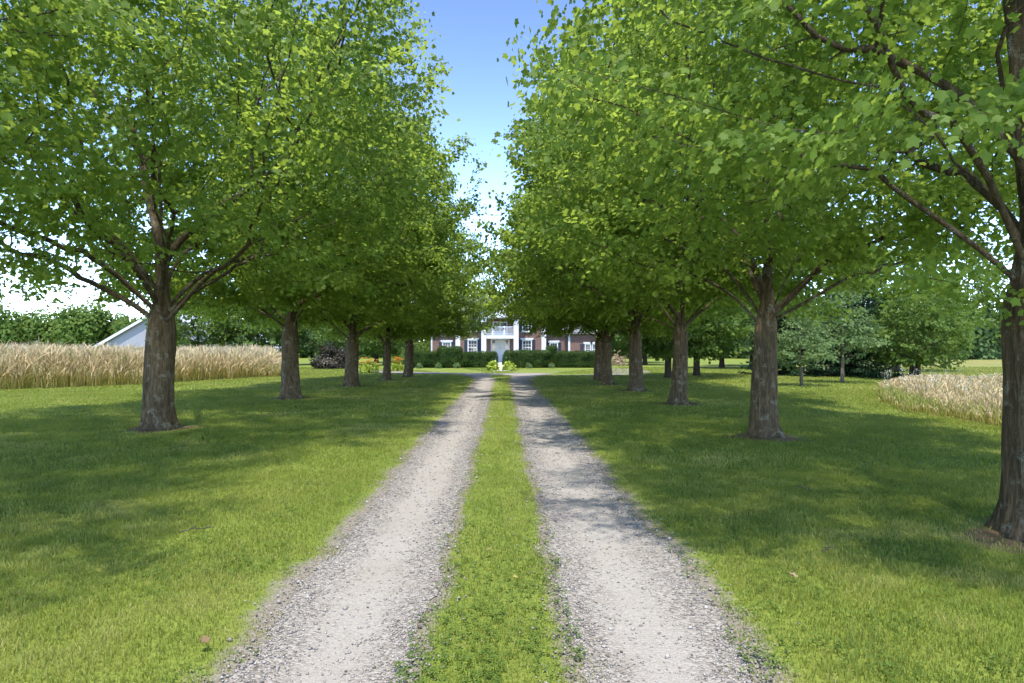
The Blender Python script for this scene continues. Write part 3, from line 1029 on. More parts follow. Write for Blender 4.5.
bg((-23.6, 62), 1.0, 2.2, 'dark green tree just left of the second maple trunk, above the white wildflowers')
bg((-18.6, 66), 0.85, 1.0, 'pale green tree filling the gap between the second and third left maples', mat=M['leaf_blue'])
bg((-11.6, 63), 0.75, 3.0, 'dark rounded tree behind the orange flowers left of the house')
bg((-15.0, 76), 0.95, 4.0, 'tree farther back, seen past the third left maple trunk')
b1 = gd(669, 378); bg(b1, 0.75, 0.3, 'tree with a reddish trunk just left of the third right maple trunk')
b2 = gd(697, 376); bg(b2, 0.72, 2.6, 'tree with a near black trunk just right of the third right maple trunk', mat=M['leaf_b'])
bg((14.2, 64), 0.85, 4.4, 'dark trunked tree beside the beige shrub at the end of the house')
bg((18.2, 53), 0.80, 5.0, 'left tree of the dark pair behind the bright gravel patch', mat=M['leaf_blue'])
bg((20.0, 51), 0.80, 0.9, 'right tree of the dark pair behind the bright gravel patch', mat=M['leaf_blue'])
bg((23.5, 60), 0.95, 1.9, 'tree behind the stout maple trunk on the right, in deep shade')
bg((33, 68), 0.8, 3.3, 'tall tree rising over the sunny gap in the right background')
bg((15.6, 76), 1.1, 2.0, 'large tree closing the view past the right end of the house')
bg((77, 104), 1.7, 1.4, 'tall tree at the far right behind the heavy low limb')
bg((28.5, 46), 1.0, 0.4, 'tall full tree rising behind the smaller trees at the right dry grass')
bg((23.2, 36), 0.60, 2.9, 'bright green tree at the back corner of the right dry grass')
bg((20.6, 31.5), 0.48, 1.1, 'small green tree with spreading boughs behind the right dry grass', mat=M['leaf_b'])

# the two pale young trees on the right lawn
CONE = ([0, 0.08, 0.2, 0.4, 0.6, 0.8, 0.92, 1.0], [0.75, 0.98, 1.0, 0.84, 0.62, 0.38, 0.2, 0.04])
YG = 'pale young trees on the right lawn'
t_, l_ = grow_tree(71, zb=0.85, top=5.0, R=1.75, trunk_r=0.085, fork=1.0, leaf=0.13, n_att=900, n_leaf=13, tmpl=KITE, step=0.2, kill=0.3, spread=(0.16, 0.08), prof=CONE, lump=0.25, leader=3.6, thin=0.012,
                   limbs=[(1.0 + 0.25 * i, 137.5 * i, 22 + 2 * i, 0.9 - 0.06 * i, 1) for i in range(8)])
YT = tree_object('young_tree', t_, l_, M['bark_grey'], M['leaf_blue'], gd(845, 383), 0)
tag(YT, 'pale cone shaped young tree with a straight grey trunk on the far right lawn', 'tree', YG)
c = copy_thing(YT, gd(803, 386), 2.1, 0.82, 0.68)
c['label'] = 'smaller pale young tree with a short forked trunk, nearer the stout right maple'
c['group'] = YG


# dark spruces: whorled sweeping boughs to the ground
def spruce(seed, h=8.0, R=2.6):
    rng = np.random.default_rng(seed)
    V, lp, sz = [], [], []
    P, par, r = [(0, 0, -0.1)], [0], [0.16]
    zz = 0.0
    while zz < h:
        zz += 0.35
        P.append((0.02 * math.sin(zz), 0.02 * math.cos(zz * 1.3), zz)); par.append(len(P) - 2); r.append(max(0.012, 0.15 * (1 - zz / h)))
    main = len(P)
    C, Nn, T, S = [], [], [], []
    for i in range(1, main):
        z = P[i][2]
        if z < 0.35: continue
        L = R * max(1 - z / h, 0.0) ** 0.85 * rng.uniform(0.8, 1.1) + 0.12
        for k in range(6):
            a = rng.uniform(0, 6.283)
            last = i; p = np.array(P[i]); m = max(2, int(L / 0.28))
            for s in range(m):
                t = s / m
                el = rad(-18 + 34 * t + rng.uniform(-5, 5))
                d = np.array([math.cos(a) * math.cos(el), math.sin(a) * math.cos(el), math.sin(el)])
                p = p + d * (L / m)
                P.append(tuple(p)); par.append(last); last = len(P) - 1; r.append(max(0.006, 0.03 * (1 - t)))
                side = np.array([-math.sin(a), math.cos(a), 0])
                for q in range(16):
                    sg = rng.choice([-1, 1])
                    w = (0.16 + 0.35 * (1 - t)) * rng.uniform(0.2, 1) * (0.4 + 0.6 * L / R)
                    C.append(p + side * sg * w * 0.7 + rng.normal(0, 0.05, 3)); T.append(d + side * sg * 0.9 + np.array([0, 0, -0.35])); Nn.append(np.array([0, 0, 1]) + rng.normal(0, 0.4, 3)); S.append(rng.uniform(0.16, 0.32))
    tb = tube_mesh(np.array(P), np.array(par), np.array(r), seed, lobes=False)
    n = len(C)
    L = leaves_np(np.array(C), np.array(Nn), np.array(T), np.array(S), rng.uniform(0, 1, n), np.array([(0, 0), (0.22, 0.3), (0.14, 0.75), (0, 1), (-0.14, 0.75), (-0.22, 0.3)]))
    return tb, L


SP = 'dark spruces at the back of the right lawn'
t_, l_ = spruce(5, 9.0, 3.0)
S1 = tree_object('spruce_tree', t_, l_, M['bark_dark'], M['leaf_dark'], (19.6, 36.0))
tag(S1, 'dark spruce with sweeping boughs rising between the pale young tree and the green trees', 'tree', SP)
for loc, sc, rz, lab in (((17.0, 38.5), 0.85, 1.4, 'dark spruce directly behind the pale cone shaped young tree'),
                         ((22.4, 41.0), 0.9, 2.9, 'dark spruce rightmost of its group, behind the right dry grass')):
    c = copy_thing(S1, loc, rz, sc); c['label'] = lab; c['group'] = SP


# ------------------------------------------------------------------ hedges, shrubs, small plants
def leafy_box(name, x0, x1, y0, y1, h, mat, leaf=0.085, dens=420, seed=0, rnd=0.28, parent=None, z0=0.0, core=True):
    """clipped hedge: a rounded block densely covered with small leaves over a dark twiggy core"""
    rng = np.random.default_rng(seed)
    cx, cy, cz = (x0 + x1) / 2, (y0 + y1) / 2, z0 + h / 2
    a, b, c = (x1 - x0) / 2, (y1 - y0) / 2, h / 2
    n = int(dens * 2 * ((x1 - x0) * (y1 - y0) + (x1 - x0) * h + (y1 - y0) * h))
    D = rng.normal(0, 1, (n * 3, 3))
    area = np.array([b * c, a * c, a * b]); area = area / area.sum()
    axis = rng.choice(3, n, p=area)
    U = rng.uniform(-1, 1, (n, 3)); sg = rng.choice([-1, 1], n)
    U[np.arange(n), axis] = sg
    Nn = np.zeros((n, 3)); Nn[np.arange(n), axis] = sg
    Pp = U * np.array([a, b, c])
    ir = np.array([max(a - rnd, 0.02), max(b - rnd, 0.02), max(c - rnd, 0.02)])
    q = np.clip(Pp, -ir, ir)
    d = Pp - q
    dl = np.linalg.norm(d, axis=1, keepdims=True) + 1e-9
    d = d / dl
    Pp = q + d * np.minimum(dl, rnd)
    lum = np.array([mnoise.noise(Vector((p[0] * 1.7 + seed, p[1] * 1.7, p[2] * 1.7))) for p in Pp])
    Pp = Pp + d * (lum * 0.20)[:, None] + rng.normal(0, 0.03, (n, 3)) + np.array([cx, cy, cz])
    Pp[:, 2] = np.maximum(Pp[:, 2], z0 + 0.03)
    L = leaves_np(Pp, d + rng.normal(0, 0.55, (n, 3)) + np.array([0, 0, 0.35]), d * 0.6 + rng.normal(0, 0.8, (n, 3)), leaf * rng.uniform(0.6, 1.3, n), np.clip(0.5 + 0.5 * lum + rng.normal(0, 0.22, n), 0, 1), KITE)
    V, lp, sz, tn = L
    if core:
        k = rnd * 0.55
        cv = np.array([(sx * (a - k), sy * (b - k), sz_ * (c - k * 0.6)) for sx in (-1, 1) for sy in (-1, 1) for sz_ in (-1, 1)]) + np.array([cx, cy, cz])
        cv[:, 2] = np.maximum(cv[:, 2], z0 + 0.02)
        cf = np.array([0, 1, 3, 2, 4, 6, 7, 5, 0, 4, 5, 1, 2, 3, 7, 6, 0, 2, 6, 4, 1, 5, 7, 3])
        lp = np.concatenate([lp, cf + len(V)]); sz = np.concatenate([sz, np.full(6, 4)])
        V = np.concatenate([V, cv]); tn = np.concatenate([tn, np.zeros(8)])
    return mesh_np(name, V, lp, sz, mat, parent, attrs={'tint': tn})


def hx(px, d=54.0): return (px - CX) / F * d
HG = 'clipped hedges in front of the house'
for (a, b, h, y0, y1, lab, sd) in (
        (410, 439, 1.36, 53.6, 55.2, 'low clipped hedge at the left end, beneath the left wing window', 1),
        (438, 461, 1.72, 53.2, 55.4, 'tallest square clipped hedge, left of the front door', 2),
        (460.5, 496.5, 1.30, 53.6, 55.2, 'long level hedge touching the front walk on its left', 3),
        (503.8, 551, 1.40, 53.4, 55.4, 'long rounded hedge touching the front walk on its right', 4),
        (549, 559, 1.85, 55.5, 57.2, 'narrow tall hedge standing up behind the two right hedges', 5),
        (557, 604, 1.33, 53.6, 55.3, 'straight hedge at the right end, beneath the right wing', 6)):
    o = leafy_box('hedge', hx(a), hx(b), y0, y1, h, M['leaf_hedge'], leaf=0.062, dens=700, seed=sd, rnd=0.42 if sd == 4 else 0.32)
    tag(o, lab, 'hedge', HG)


def mound(name, loc, rx, h, mat, n, leaf, seed, tmpl=KITE, spike=0.4, label='', cat='shrub', group=None):
    """rounded plant: arching leaves from a short crown of stems"""
    rng = np.random.default_rng(seed)
    u = rng.normal(0, 1, (n, 3)); u[:, 2] = np.abs(u[:, 2]) * 0.9 + 0.05
    u /= np.linalg.norm(u, axis=1, keepdims=True)
    rr = rng.uniform(0.35, 1, n) ** 0.5
    lum = np.array([1 + (0.55 if n > 2000 else 0.25) * mnoise.noise(Vector((p[0] * 2 + seed, p[1] * 2, p[2] * 2))) for p in u])
    C = u * (rr * lum)[:, None] * np.array([rx, rx, h]) + np.array([0, 0, 0.04])
    L = leaves_np(C, u + rng.normal(0, 0.5, (n, 3)) + np.array([0, 0, 0.4]), u + np.array([0, 0, spike]) + rng.normal(0, 0.4, (n, 3)), leaf * rng.uniform(0.6, 1.3, n), rng.uniform(0, 1, n), tmpl)
    t = empty(name, (loc[0], loc[1], 0))
    mesh_np('foliage', L[0], L[1], L[2], mat, t, attrs={'tint': L[3]})
    P, par, r = [(0, 0, -0.05)], [0], [0.03]
    for k in range(9):
        a = rng.uniform(0, 6.28); e = rng.uniform(0.5, 1.3); last = 0
        for s in range(1, 5):
            P.append((math.cos(a) * math.cos(e) * rx * s / 5, math.sin(a) * math.cos(e) * rx * s / 5, math.sin(e) * h * s / 5)); par.append(last); last = len(P) - 1; r.append(0.022 / s)
    tb = tube_mesh(np.array(P), np.array(par), np.array(r), seed, lobes=False)
    mesh_np('stem', tb[0], tb[1], tb[2], M['bark_dark'], t)
    tag(t, label, cat, group)
    return t


HO = 'lime green plants flanking the front walk'
mound('hosta', ((492.5 - CX) / F * 47.2, 47.2), 0.42, 0.62, M['leaf_lime'], 900, 0.17, 3, label='bright lime green mound plant left of the front walk', cat='plant', group=HO)
mound('hosta', ((509 - CX) / F * 47.2, 47.2), 0.45, 0.60, M['leaf_lime'], 900, 0.17, 4, label='bright lime green mound plant right of the front walk', cat='plant', group=HO)
SM = 'small plants along the foot of the hedges'
for i, (px, lab, w) in enumerate(((419.5, 'small pale plant before the left end hedge', .26), (438.5, 'small pale plant left of the tallest hedge', .27), (457, 'small pale plant right of the tallest hedge', .27),
                                  (529, 'small green plant at the foot of the long rounded hedge', .30), (552, 'small greyish plant where the two right hedges meet', .24))):
    mound('small_plant', ((px - CX) / F * 52.3, 52.3), w, 0.42, M['leaf_blue'], 260, 0.11, 20 + i, label=lab, cat='plant', group=SM)
mound('beige_shrub', ((619.5 - CX) / F * 60, 60), 0.72, 1.45, M['leaf_beige'], 1500, 0.20, 31, tmpl=NEEDLE, spike=0.9, label='dry beige feathery shrub at the right end of the house', cat='shrub')
mound('purple_shrub', gd(331, 368.5), 1.35, 1.75, M['leaf_purple'], 5200, 0.16, 32, label='dark purplish shrub seen between the second and third left maples', cat='shrub')
mound('green_shrub', (-13.2, 53), 1.3, 1.0, M['leaf_b'], 2600, 0.15, 33, label='low green shrub beside the dark purple one', cat='shrub')
mound('green_shrub', (-9.0, 68), 2.6, 2.7, M['leaf_b'], 5200, 0.2, 35, label='large green bush behind the left end of the house', cat='shrub')
mound('green_shrub', (-8.6, 58), 1.4, 1.3, M['leaf_b'], 2800, 0.15, 34, label='rounded green shrub left of the left end hedge', cat='shrub')


def lilies(px, py, w, n, seed, label):
    x, y = gd(px, py)
    t = mound('daylily_bed', (x, y), w, 0.62, M['leaf_lime'], n, 0.34, seed, tmpl=NEEDLE * np.array([0.8, 1]), spike=1.3, label=label, cat='flower bed', group='orange flower beds near the left maples')
    rng = np.random.default_rng(seed)
    for k in range(16):
        a, q = rng.uniform(0, 6.28), rng.uniform(0.1, 0.9) * w
        c = np.array([math.cos(a) * q, math.sin(a) * q, rng.uniform(0.62, 1.0)])
        d = np.array([[math.cos(v), math.sin(v), 0.5] for v in np.arange(6) * 1.047])
        L = leaves_np(np.tile(c, (6, 1)), d * -0.6 + np.array([0, 0, 1.0]), d, np.full(6, 0.13), rng.uniform(0, 1, 6), KITE)
        st = np.array([(c[0] - .006, c[1], 0.1), (c[0] + .006, c[1], 0.1), (c[0], c[1], c[2])])
        mesh_np('flower', np.concatenate([L[0], st]), np.concatenate([L[1], np.arange(3) + 24]), np.concatenate([L[2], [3]]), M['flower_orange'], t, attrs={'tint': np.concatenate([L[3], [.5] * 3])})
lilies(369.5, 372.5, 0.70, 620, 41, 'orange daylilies blooming between the third and fourth left maples')
lilies(397.5, 371.0, 0.42, 360, 42, 'smaller clump of orange daylilies between the fourth and fifth left maples')


# ------------------------------------------------------------------ tall dry grass fields
def tall_grass(name, XY, hfun, seed, label, wscale=1.0):
    rng = np.random.default_rng(seed)
    X, Y = XY[:, 0], XY[:, 1]
    n = len(X)
    H = hfun(X, Y) * rng.uniform(0.62, 1.06, n) * (0.76 + 0.40 * vnoise(X, Y, 0.9, 71) + 0.10 * (vnoise(X, Y, 3.1, 72) - 0.5)) * np.where(rng.uniform(0, 1, n) < 0.02, 1.13, 1.0)
    az, ln = rng.uniform(0, 6.28, n), np.abs(rng.normal(0.0, 0.27, n))
    fx = rng.uniform(0, 6.28, n)
    dist = np.hypot(X, Y)
    w = (0.0045 + dist * 0.00032) * wscale * rng.uniform(0.7, 1.4, n)
    hs = np.array([0, 0.35, 0.7, 0.84, 0.92, 1.0]); ws = np.array([0.8, 0.75, 0.6, 1.9, 1.6, 0.15]); bend = np.array([0, 0.1, 0.45, 0.75, 1.0, 1.35])
    V = np.empty((n, 12, 3), np.float32); hv = np.empty((n, 12), np.float32)
    for k in range(6):
        ox = X + np.cos(az) * np.sin(ln) * H * bend[k]; oy = Y + np.sin(az) * np.sin(ln) * H * bend[k]
        oz = H * hs[k] - 0.02
        sx, sy = np.cos(fx) * w * ws[k], np.sin(fx) * w * ws[k]
        V[:, 2 * k] = np.stack([ox - sx, oy - sy, oz], 1); V[:, 2 * k + 1] = np.stack([ox + sx, oy + sy, oz], 1)
        hv[:, 2 * k:2 * k + 2] = hs[k]
    f = np.array([(2 * k, 2 * k + 1, 2 * k + 3, 2 * k + 2) for k in range(5)])
    lp = (np.arange(n)[:, None, None] * 12 + f[None]).ravel()
    tint = np.repeat(rng.uniform(0, 1, n), 12)
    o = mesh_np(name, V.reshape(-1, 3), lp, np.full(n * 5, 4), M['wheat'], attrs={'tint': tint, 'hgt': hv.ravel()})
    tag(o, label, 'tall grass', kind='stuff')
    return o


def scatter_field(test, x0, x1, y0, y1, n, seed, front):
    rng = np.random.default_rng(seed)
    X, Y = rng.uniform(x0, x1, n), rng.uniform(y0, y1, n)
    k = np.array([test(a, b) and rng.uniform() < front(a, b) for a, b in zip(X, Y)])
    return np.stack([X[k], Y[k]], 1)


def lf_front(x, y):
    yf = np.interp(x, [-60, -18.9, -15.6, -13.2], [20.0, 24.0, 28.2, 37.0])
    d = min(y - yf, (-0.343 * y - x) * 2.2)
    return 1.0 if d < 2.0 else 0.42 if d < 6 else 0.16
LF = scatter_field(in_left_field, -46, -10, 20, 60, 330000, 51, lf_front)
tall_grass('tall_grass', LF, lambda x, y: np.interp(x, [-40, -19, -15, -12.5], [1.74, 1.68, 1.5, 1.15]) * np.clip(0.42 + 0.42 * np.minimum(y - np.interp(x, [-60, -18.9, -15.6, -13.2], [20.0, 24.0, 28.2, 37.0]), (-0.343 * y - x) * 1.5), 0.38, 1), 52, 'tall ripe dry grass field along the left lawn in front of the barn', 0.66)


def rf_front(x, y):
    xl = np.interp(y, [9.0, 12.3, 15.0, 18.1, 24.0, 34.0], [9.4, 9.55, 9.9, 10.75, 14.4, 20.0])
    d = x - xl
    return 1.0 if d < 1.2 else 0.55 if d < 3 else 0.28
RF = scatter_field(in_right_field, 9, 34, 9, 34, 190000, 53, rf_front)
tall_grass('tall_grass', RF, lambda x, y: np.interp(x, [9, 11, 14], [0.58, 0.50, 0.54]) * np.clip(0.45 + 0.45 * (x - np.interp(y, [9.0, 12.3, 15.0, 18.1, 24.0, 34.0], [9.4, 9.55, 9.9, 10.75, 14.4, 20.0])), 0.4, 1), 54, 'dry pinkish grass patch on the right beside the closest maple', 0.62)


def wildflowers():
    """white lacy flower heads and green weeds standing in the dry grass"""
    rng = np.random.default_rng(61)
    C, base = [], []
    for _ in range(520):
        x, y = rng.uniform(-21, -10), rng.uniform(24, 48)
        if in_left_field(x, y) and (x > -17 or rng.uniform() < 0.35): C.append((x, y, np.interp(x, [-19, -15, -12.5], [1.72, 1.62, 1.30]) * rng.uniform(0.82, 1.1)))
    for _ in range(220):
        x, y = rng.uniform(10, 19), rng.uniform(16, 30)
        if in_right_field(x, y): C.append((x, y, rng.uniform(0.42, 0.72)))
    V, lp, sz, tn = [], [], [], []
    off = 0
    for (x, y, z) in C:
        r = rng.uniform(0.03, 0.07)
        st = np.array([(x - 0.004, y, z - 0.22), (x + 0.004, y, z - 0.22), (x + 0.003, y, z), (x - 0.003, y, z)])
        V.append(st); lp.append(np.arange(4) + off); sz.append([4]); tn.append([0.0] * 4); off += 4
        m = 9
        P = rng.normal(0, 1, (m, 3)) * np.array([r, r, 0.04]) + np.array([x, y, z])
        L = leaves_np(P, rng.normal(0, 0.5, (m, 3)) + np.array([0, 0, 0.7]), rng.normal(0, 1, (m, 3)), rng.uniform(0.025, 0.05, m), rng.uniform(0, 1, m), KITE)
        V.append(L[0]); lp.append(L[1] + off); sz.append(L[2]); tn.append(L[3]); off += len(L[0])
    o = mesh_np('wildflowers', np.concatenate(V), np.concatenate(lp), np.concatenate(sz), M['flower_white'], attrs={'tint': np.concatenate(tn)})
    tag(o, 'white lacy wildflowers rising above the dry grass', 'wildflowers', kind='stuff')
    # green weeds along the feet of the fields
    X, Y, Lh = [], [], []
    for _ in range(80000):
        x, y = rng.uniform(-30, -9), rng.uniform(20, 42)
        if in_left_field(x, y) and (not in_left_field(x + 0.25, y - 1.3) or rng.uniform() < 0.012): X.append(x); Y.append(y); Lh.append(rng.uniform(0.15, 0.95))
    for _ in range(16000):
        x, y = rng.uniform(9, 13), rng.uniform(9, 22)
        if in_right_field(x, y) and (not in_right_field(x - 0.7, y) or rng.uniform() < 0.03): X.append(x); Y.append(y); Lh.append(rng.uniform(0.12, 0.5))
    X, Y, Lh = map(np.array, (X, Y, Lh))
    n = len(X)
    v, l, s, t = blades('', X, Y, np.zeros(n), Lh, rng.uniform(0.012, 0.03, n), rng, rng.uniform(0.25, 0.95, n), 0.5)
    o = mesh_np('field_weeds', v, l, s, M['grass'], attrs={'tint': t})
    tag(o, 'green weeds growing along the foot of the dry grass', 'weeds', kind='stuff')
wildflowers()


# ------------------------------------------------------------------ far woods
def woods(spots, seed, label, name='distant_woodland', mat=None):
    rng = np.random.default_rng(seed)
    V, lp, sz, tn, off = [], [], [], [], 0
    for (x, y, h, r) in spots:
        n = int(2300 * (r / 5) ** 2)
        lobes = rng.normal(0, 1, (11, 3)); lobes[:, 2] = np.abs(lobes[:, 2]); lobes /= np.linalg.norm(lobes, axis=1, keepdims=True)
        k = rng.integers(0, 11, n)
        u = rng.normal(0, 1, (n, 3)); u /= np.linalg.norm(u, axis=1, keepdims=True)
        C = lobes[k] * np.array([0.68, 0.68, 0.58]) * rng.uniform(0.7, 1.15, 11)[k][:, None] + u * 0.42 * rng.uniform(0.6, 1.05, n)[:, None]
        C = C * np.array([r, r, h * 0.60]) + np.array([x, y, h * 0.40])
        low = rng.uniform(0, 1, n) < 0.34
        C[low, 2] = rng.uniform(0.1, h * 0.42, low.sum())
        C[:, 2] = np.maximum(C[:, 2], 0.3)
        tr_ = rng.uniform(0, 0.7)
        L = leaves_np(C, u + rng.normal(0, 0.4, (n, 3)) + np.array([0, 0, 0.3]), rng.normal(0, 1, (n, 3)), rng.uniform(0.5, 1.0, n) * (0.55 + r * 0.05), np.clip(tr_ + rng.uniform(0, 0.35, n), 0, 1), KITE)
        V.append(L[0]); lp.append(L[1] + off); sz.append(L[2]); tn.append(L[3]); off += len(L[0])
        q = np.array([(x - 0.25, y, 0), (x + 0.25, y, 0), (x + 0.15, y, h * 0.6), (x - 0.15, y, h * 0.6), (x, y - 0.25, 0), (x, y + 0.25, 0), (x, y + 0.15, h * 0.6), (x, y - 0.15, h * 0.6)])
        V.append(q); lp.append(np.arange(8) + off); sz.append([4, 4]); tn.append([0.0] * 8); off += 8
    o = mesh_np(name, np.concatenate(V), np.concatenate(lp), np.concatenate(sz), mat or M['leaf_b'], attrs={'tint': np.concatenate(tn)})
    tag(o, label, 'woodland', kind='stuff')


rw = np.random.default_rng(77)
sp = []
for k in range(40):
    x = -190 + k * 4.0 + rw.uniform(-1.5, 1.5)
    sp.append((x, 152 + rw.uniform(-4, 14), rw.uniform(7.5, 9.5), rw.uniform(4.5, 6.5)))
for px, py in ((-50, 306), (-25, 312), (6, 301), (30, 317), (54, 310), (80, 304), (98, 308), (121, 315), (146, 317), (170, 312), (200, 306), (235, 312), (270, 306), (305, 312)):
    sp.append(((px - CX) / F * 138, 138 + rw.uniform(-3, 3), 1.12 * (EYE + (HY - py) / F * 138), rw.uniform(4.6, 6.6)))
woods(sp, 78, 'distant green woodland beyond the left field and barn')
sp = [(x + rw.uniform(-2, 2), 118 + rw.uniform(-6, 16), rw.uniform(10, 14), rw.uniform(4.5, 6.5)) for x in np.arange(-40, 60, 3.4)]
woods(sp, 79, 'distant trees closing the view behind the house')
sp = [(x + rw.uniform(-2, 2), 100 + (x - 50) * 0.25 + rw.uniform(-4, 12), rw.uniform(8, 11.5), rw.uniform(4.5, 6.5)) for x in np.arange(47, 125, 3.6)]
woods(sp, 80, 'distant woodland beyond the right meadow, blue haze put into its leaf colour', mat=M['leaf_blue'])  # haze of distance is painted into these leaves by the bluer material

# ------------------------------------------------------------------ barn
bx, by = -39.6, 75.0
barn = empty('barn', (bx, by, 0))
tag(barn, 'pale grey barn gable with a white roof edge beyond the tall dry grass', 'barn')
hw, ez, pz, dp = 7.4, 1.95, 6.25, 18.0
MB().prism([(-hw, 0), (hw, 0), (hw, ez), (0, pz), (-hw, ez)], 0, dp).build('wall', M['barn_wall'], barn)
mb = MB()
sl = (pz - ez) / hw
for s in (-1, 1):
    mb.prism([(s * (hw + 0.45), ez - 0.45 * sl + 0.02), (0, pz + 0.02), (0, pz + 0.16), (s * (hw + 0.45), ez - 0.45 * sl + 0.16)][::s], -0.35, dp + 0.35)
rf = mb.build('roof', M['barn_roof'], barn)
mb = MB()
for s in (-1, 1):
    mb.prism([(s * (hw + 0.5), ez - 0.5 * sl - 0.16), (0, pz - 0.14), (0, pz + 0.19), (s * (hw + 0.5), ez - 0.5 * sl + 0.19)][::s], -0.43, -0.355)
mb.build('fascia', M['barn_trim'], rf)
mb = MB().box(-1.8, 1.8, -0.05, -0.003, 0.02, 3.2)
dr = mb.build('door', M['barn_trim'], barn)
# ------------------------------------------------------------------ brick house
HY0, CXH = 64.0, -0.29
house = empty('brick_house', (CXH, HY0, 0))
tag(house, 'red brick house with white two storey portico and dark shutters behind clipped hedges', 'house')
ML, MR = -4.45, 4.60          # main block, local x
MB().box(ML, MR, 0, 9.5, 0, 5.15).build('wall', M['brick'], house)
MB().box(-7.0, ML, 0.9, 8.0, 0, 3.3).build('wall', M['brick'], house)
MB().box(MR, 6.85, 0.9, 8.0, 0, 3.3).build('wall', M['brick'], house)
MB().box(6.85, 10.6, 0.45, 8.5, 0, 3.1).build('wall', M['brick'], house)
MB().box(ML - 0.06, MR + 0.06, -0.07, -0.003, 0, 0.34).build('plinth', M['concrete'], house)


def hip(x0, x1, y0, y1, z0, z1, ov=0.35, gable=True):
    mb = MB()
    xa, xb, ya, yb = x0 - ov, x1 + ov, y0 - ov, y1 + ov
    ym = (y0 + y1) / 2
    pts = [(ya, z0), (ya, z0 + 0.16), (ym, z1), (yb, z0 + 0.16), (yb, z0)]
    v = [(xa, p, q) for p, q in pts] + [(xb, p, q) for p, q in pts]
    mb.add(v, [(0, 1, 2, 3, 4), (9, 8, 7, 6, 5), (0, 5, 6, 1), (1, 6, 7, 2), (2, 7, 8, 3), (3, 8, 9, 4), (4, 9, 5, 0)])
    return mb


r1 = hip(ML, MR, 0, 9.5, 5.153, 7.15).build('roof', M['shingle'], house)
hip(-7.0, ML - 0.36, 0.9, 8.0, 3.303, 4.9).build('roof', M['shingle'], house)
hip(MR + 0.36, 6.5, 0.9, 8.0, 3.303, 4.9).build('roof', M['shingle'], house)
hip(6.86, 10.6, 0.45, 8.5, 3.103, 4.7).build('roof', M['shingle'], house)
ch = MB().box(-0.95, -0.35, 4.2, 5.1, 6.4, 8.05)
ch.box(-1.02, -0.28, 4.13, 5.17, 7.75, 7.9)
ch.build('chimney', M['brick'], r1)
mb = MB().box(ML - 0.2, MR + 0.2, -0.31, -0.004, 4.72, 5.149)
mb.build('cornice', M['white'], house)
# corner boards
for (x0, x1, y, h) in ((ML, ML + 0.46, -0.05, 4.71), (MR - 0.46, MR, -0.05, 4.71), (-7.0, -6.86, 0.85, 3.28), (6.86, 7.06, 0.40, 3.08), (10.44, 10.6, 0.40, 3.08)):
    MB().box(x0, x1, y, y + 0.047, 0.36 if y < 0 else 0, h).build('corner_board', M['white'], house)


def window(x, z0, z1, w, y, shut=0.32, arch=False, cols=3, rows=4):
    wf = MB()
    t = 0.10
    wf.box(x - w / 2, x - w / 2 + t, y - 0.09, y - 0.004, z0, z1).box(x + w / 2 - t, x + w / 2, y - 0.09, y - 0.004, z0, z1)
    wf.box(x - w / 2 + t, x + w / 2 - t, y - 0.085, y - 0.004, z1 - t, z1).box(x - w / 2 + t, x + w / 2 - t, y - 0.085, y - 0.004, z0, z0 + t)
    # muntins
    iw, ih = w - 2 * t, (z1 - z0) - 2 * t
    zm = (z0 + z1) / 2
    for k in range(1, cols):
        xx = x - iw / 2 + iw * k / cols
        wf.box(xx - 0.012, xx + 0.012, y - 0.062, y - 0.022, z0 + t, z1 - t)
    for k in range(1, rows):
        zz = z0 + t + ih * k / rows
        q = 0.028 if k == rows // 2 else 0.012
        wf.box(x - iw / 2, x + iw / 2, y - 0.066, y - 0.020, zz - q, zz + q)
    win = wf.build('window', M['white'], house)
    MB().box(x - iw / 2, x + iw / 2, y - 0.018, y - 0.004, z0 + t, z1 - t).build('pane', M['glass'], win)
    hd = MB().prism([(x - w / 2 - 0.10, z1 + 0.002), (x + w / 2 + 0.10, z1 + 0.002), (x + w / 2 + 0.17, z1 + 0.2), (x - w / 2 - 0.17, z1 + 0.2)], y - 0.12, y - 0.004)
    hd.build('lintel', M['white'], win)
    MB().box(x - w / 2 - 0.06, x + w / 2 + 0.06, y - 0.14, y - 0.004, z0 - 0.08, z0 - 0.002).build('sill', M['white'], win)
    if shut:
        for s in (-1, 1):
            xa = x + s * (w / 2 + 0.02 + shut / 2)
            sb = MB().box(xa - shut / 2, xa + shut / 2, y - 0.045, y - 0.004, z0, z1)
            for k in range(16):
                zz = z0 + 0.10 + k * (z1 - z0 - 0.2) / 15
                sb.box(xa - shut / 2 + 0.04, xa + shut / 2 - 0.04, y - 0.058, y - 0.0455, zz - 0.03, zz + 0.02)
            sb.build('shutter', M['shutter'], house)
    return win


def lx(px, d=64.0): return (px - CX) / F * d - CXH
window(lx(472.6), 0.98, 2.50, 0.98, 0)
window(lx(527), 0.98, 2.50, 0.98, 0)
window(lx(446), 1.30, 2.30, 0.92, 0.9, 0.30)
window(lx(554.5), 1.0, 2.25, 0.85, 0.9, 0.30)
window(lx(588.5), 1.05, 2.10, 0.62, 0.45, 0.0)
window(lx(595.5), 1.05, 2.10, 0.62, 0.45, 0.0)
MB().box(lx(580.8), lx(584.2), 0.405, 0.447, 1.05, 2.1).build('shutter', M['shutter'], house)
window(lx(472.6), 3.35, 4.55, 0.98, 0)
window(lx(527), 3.35, 4.55, 0.98, 0)
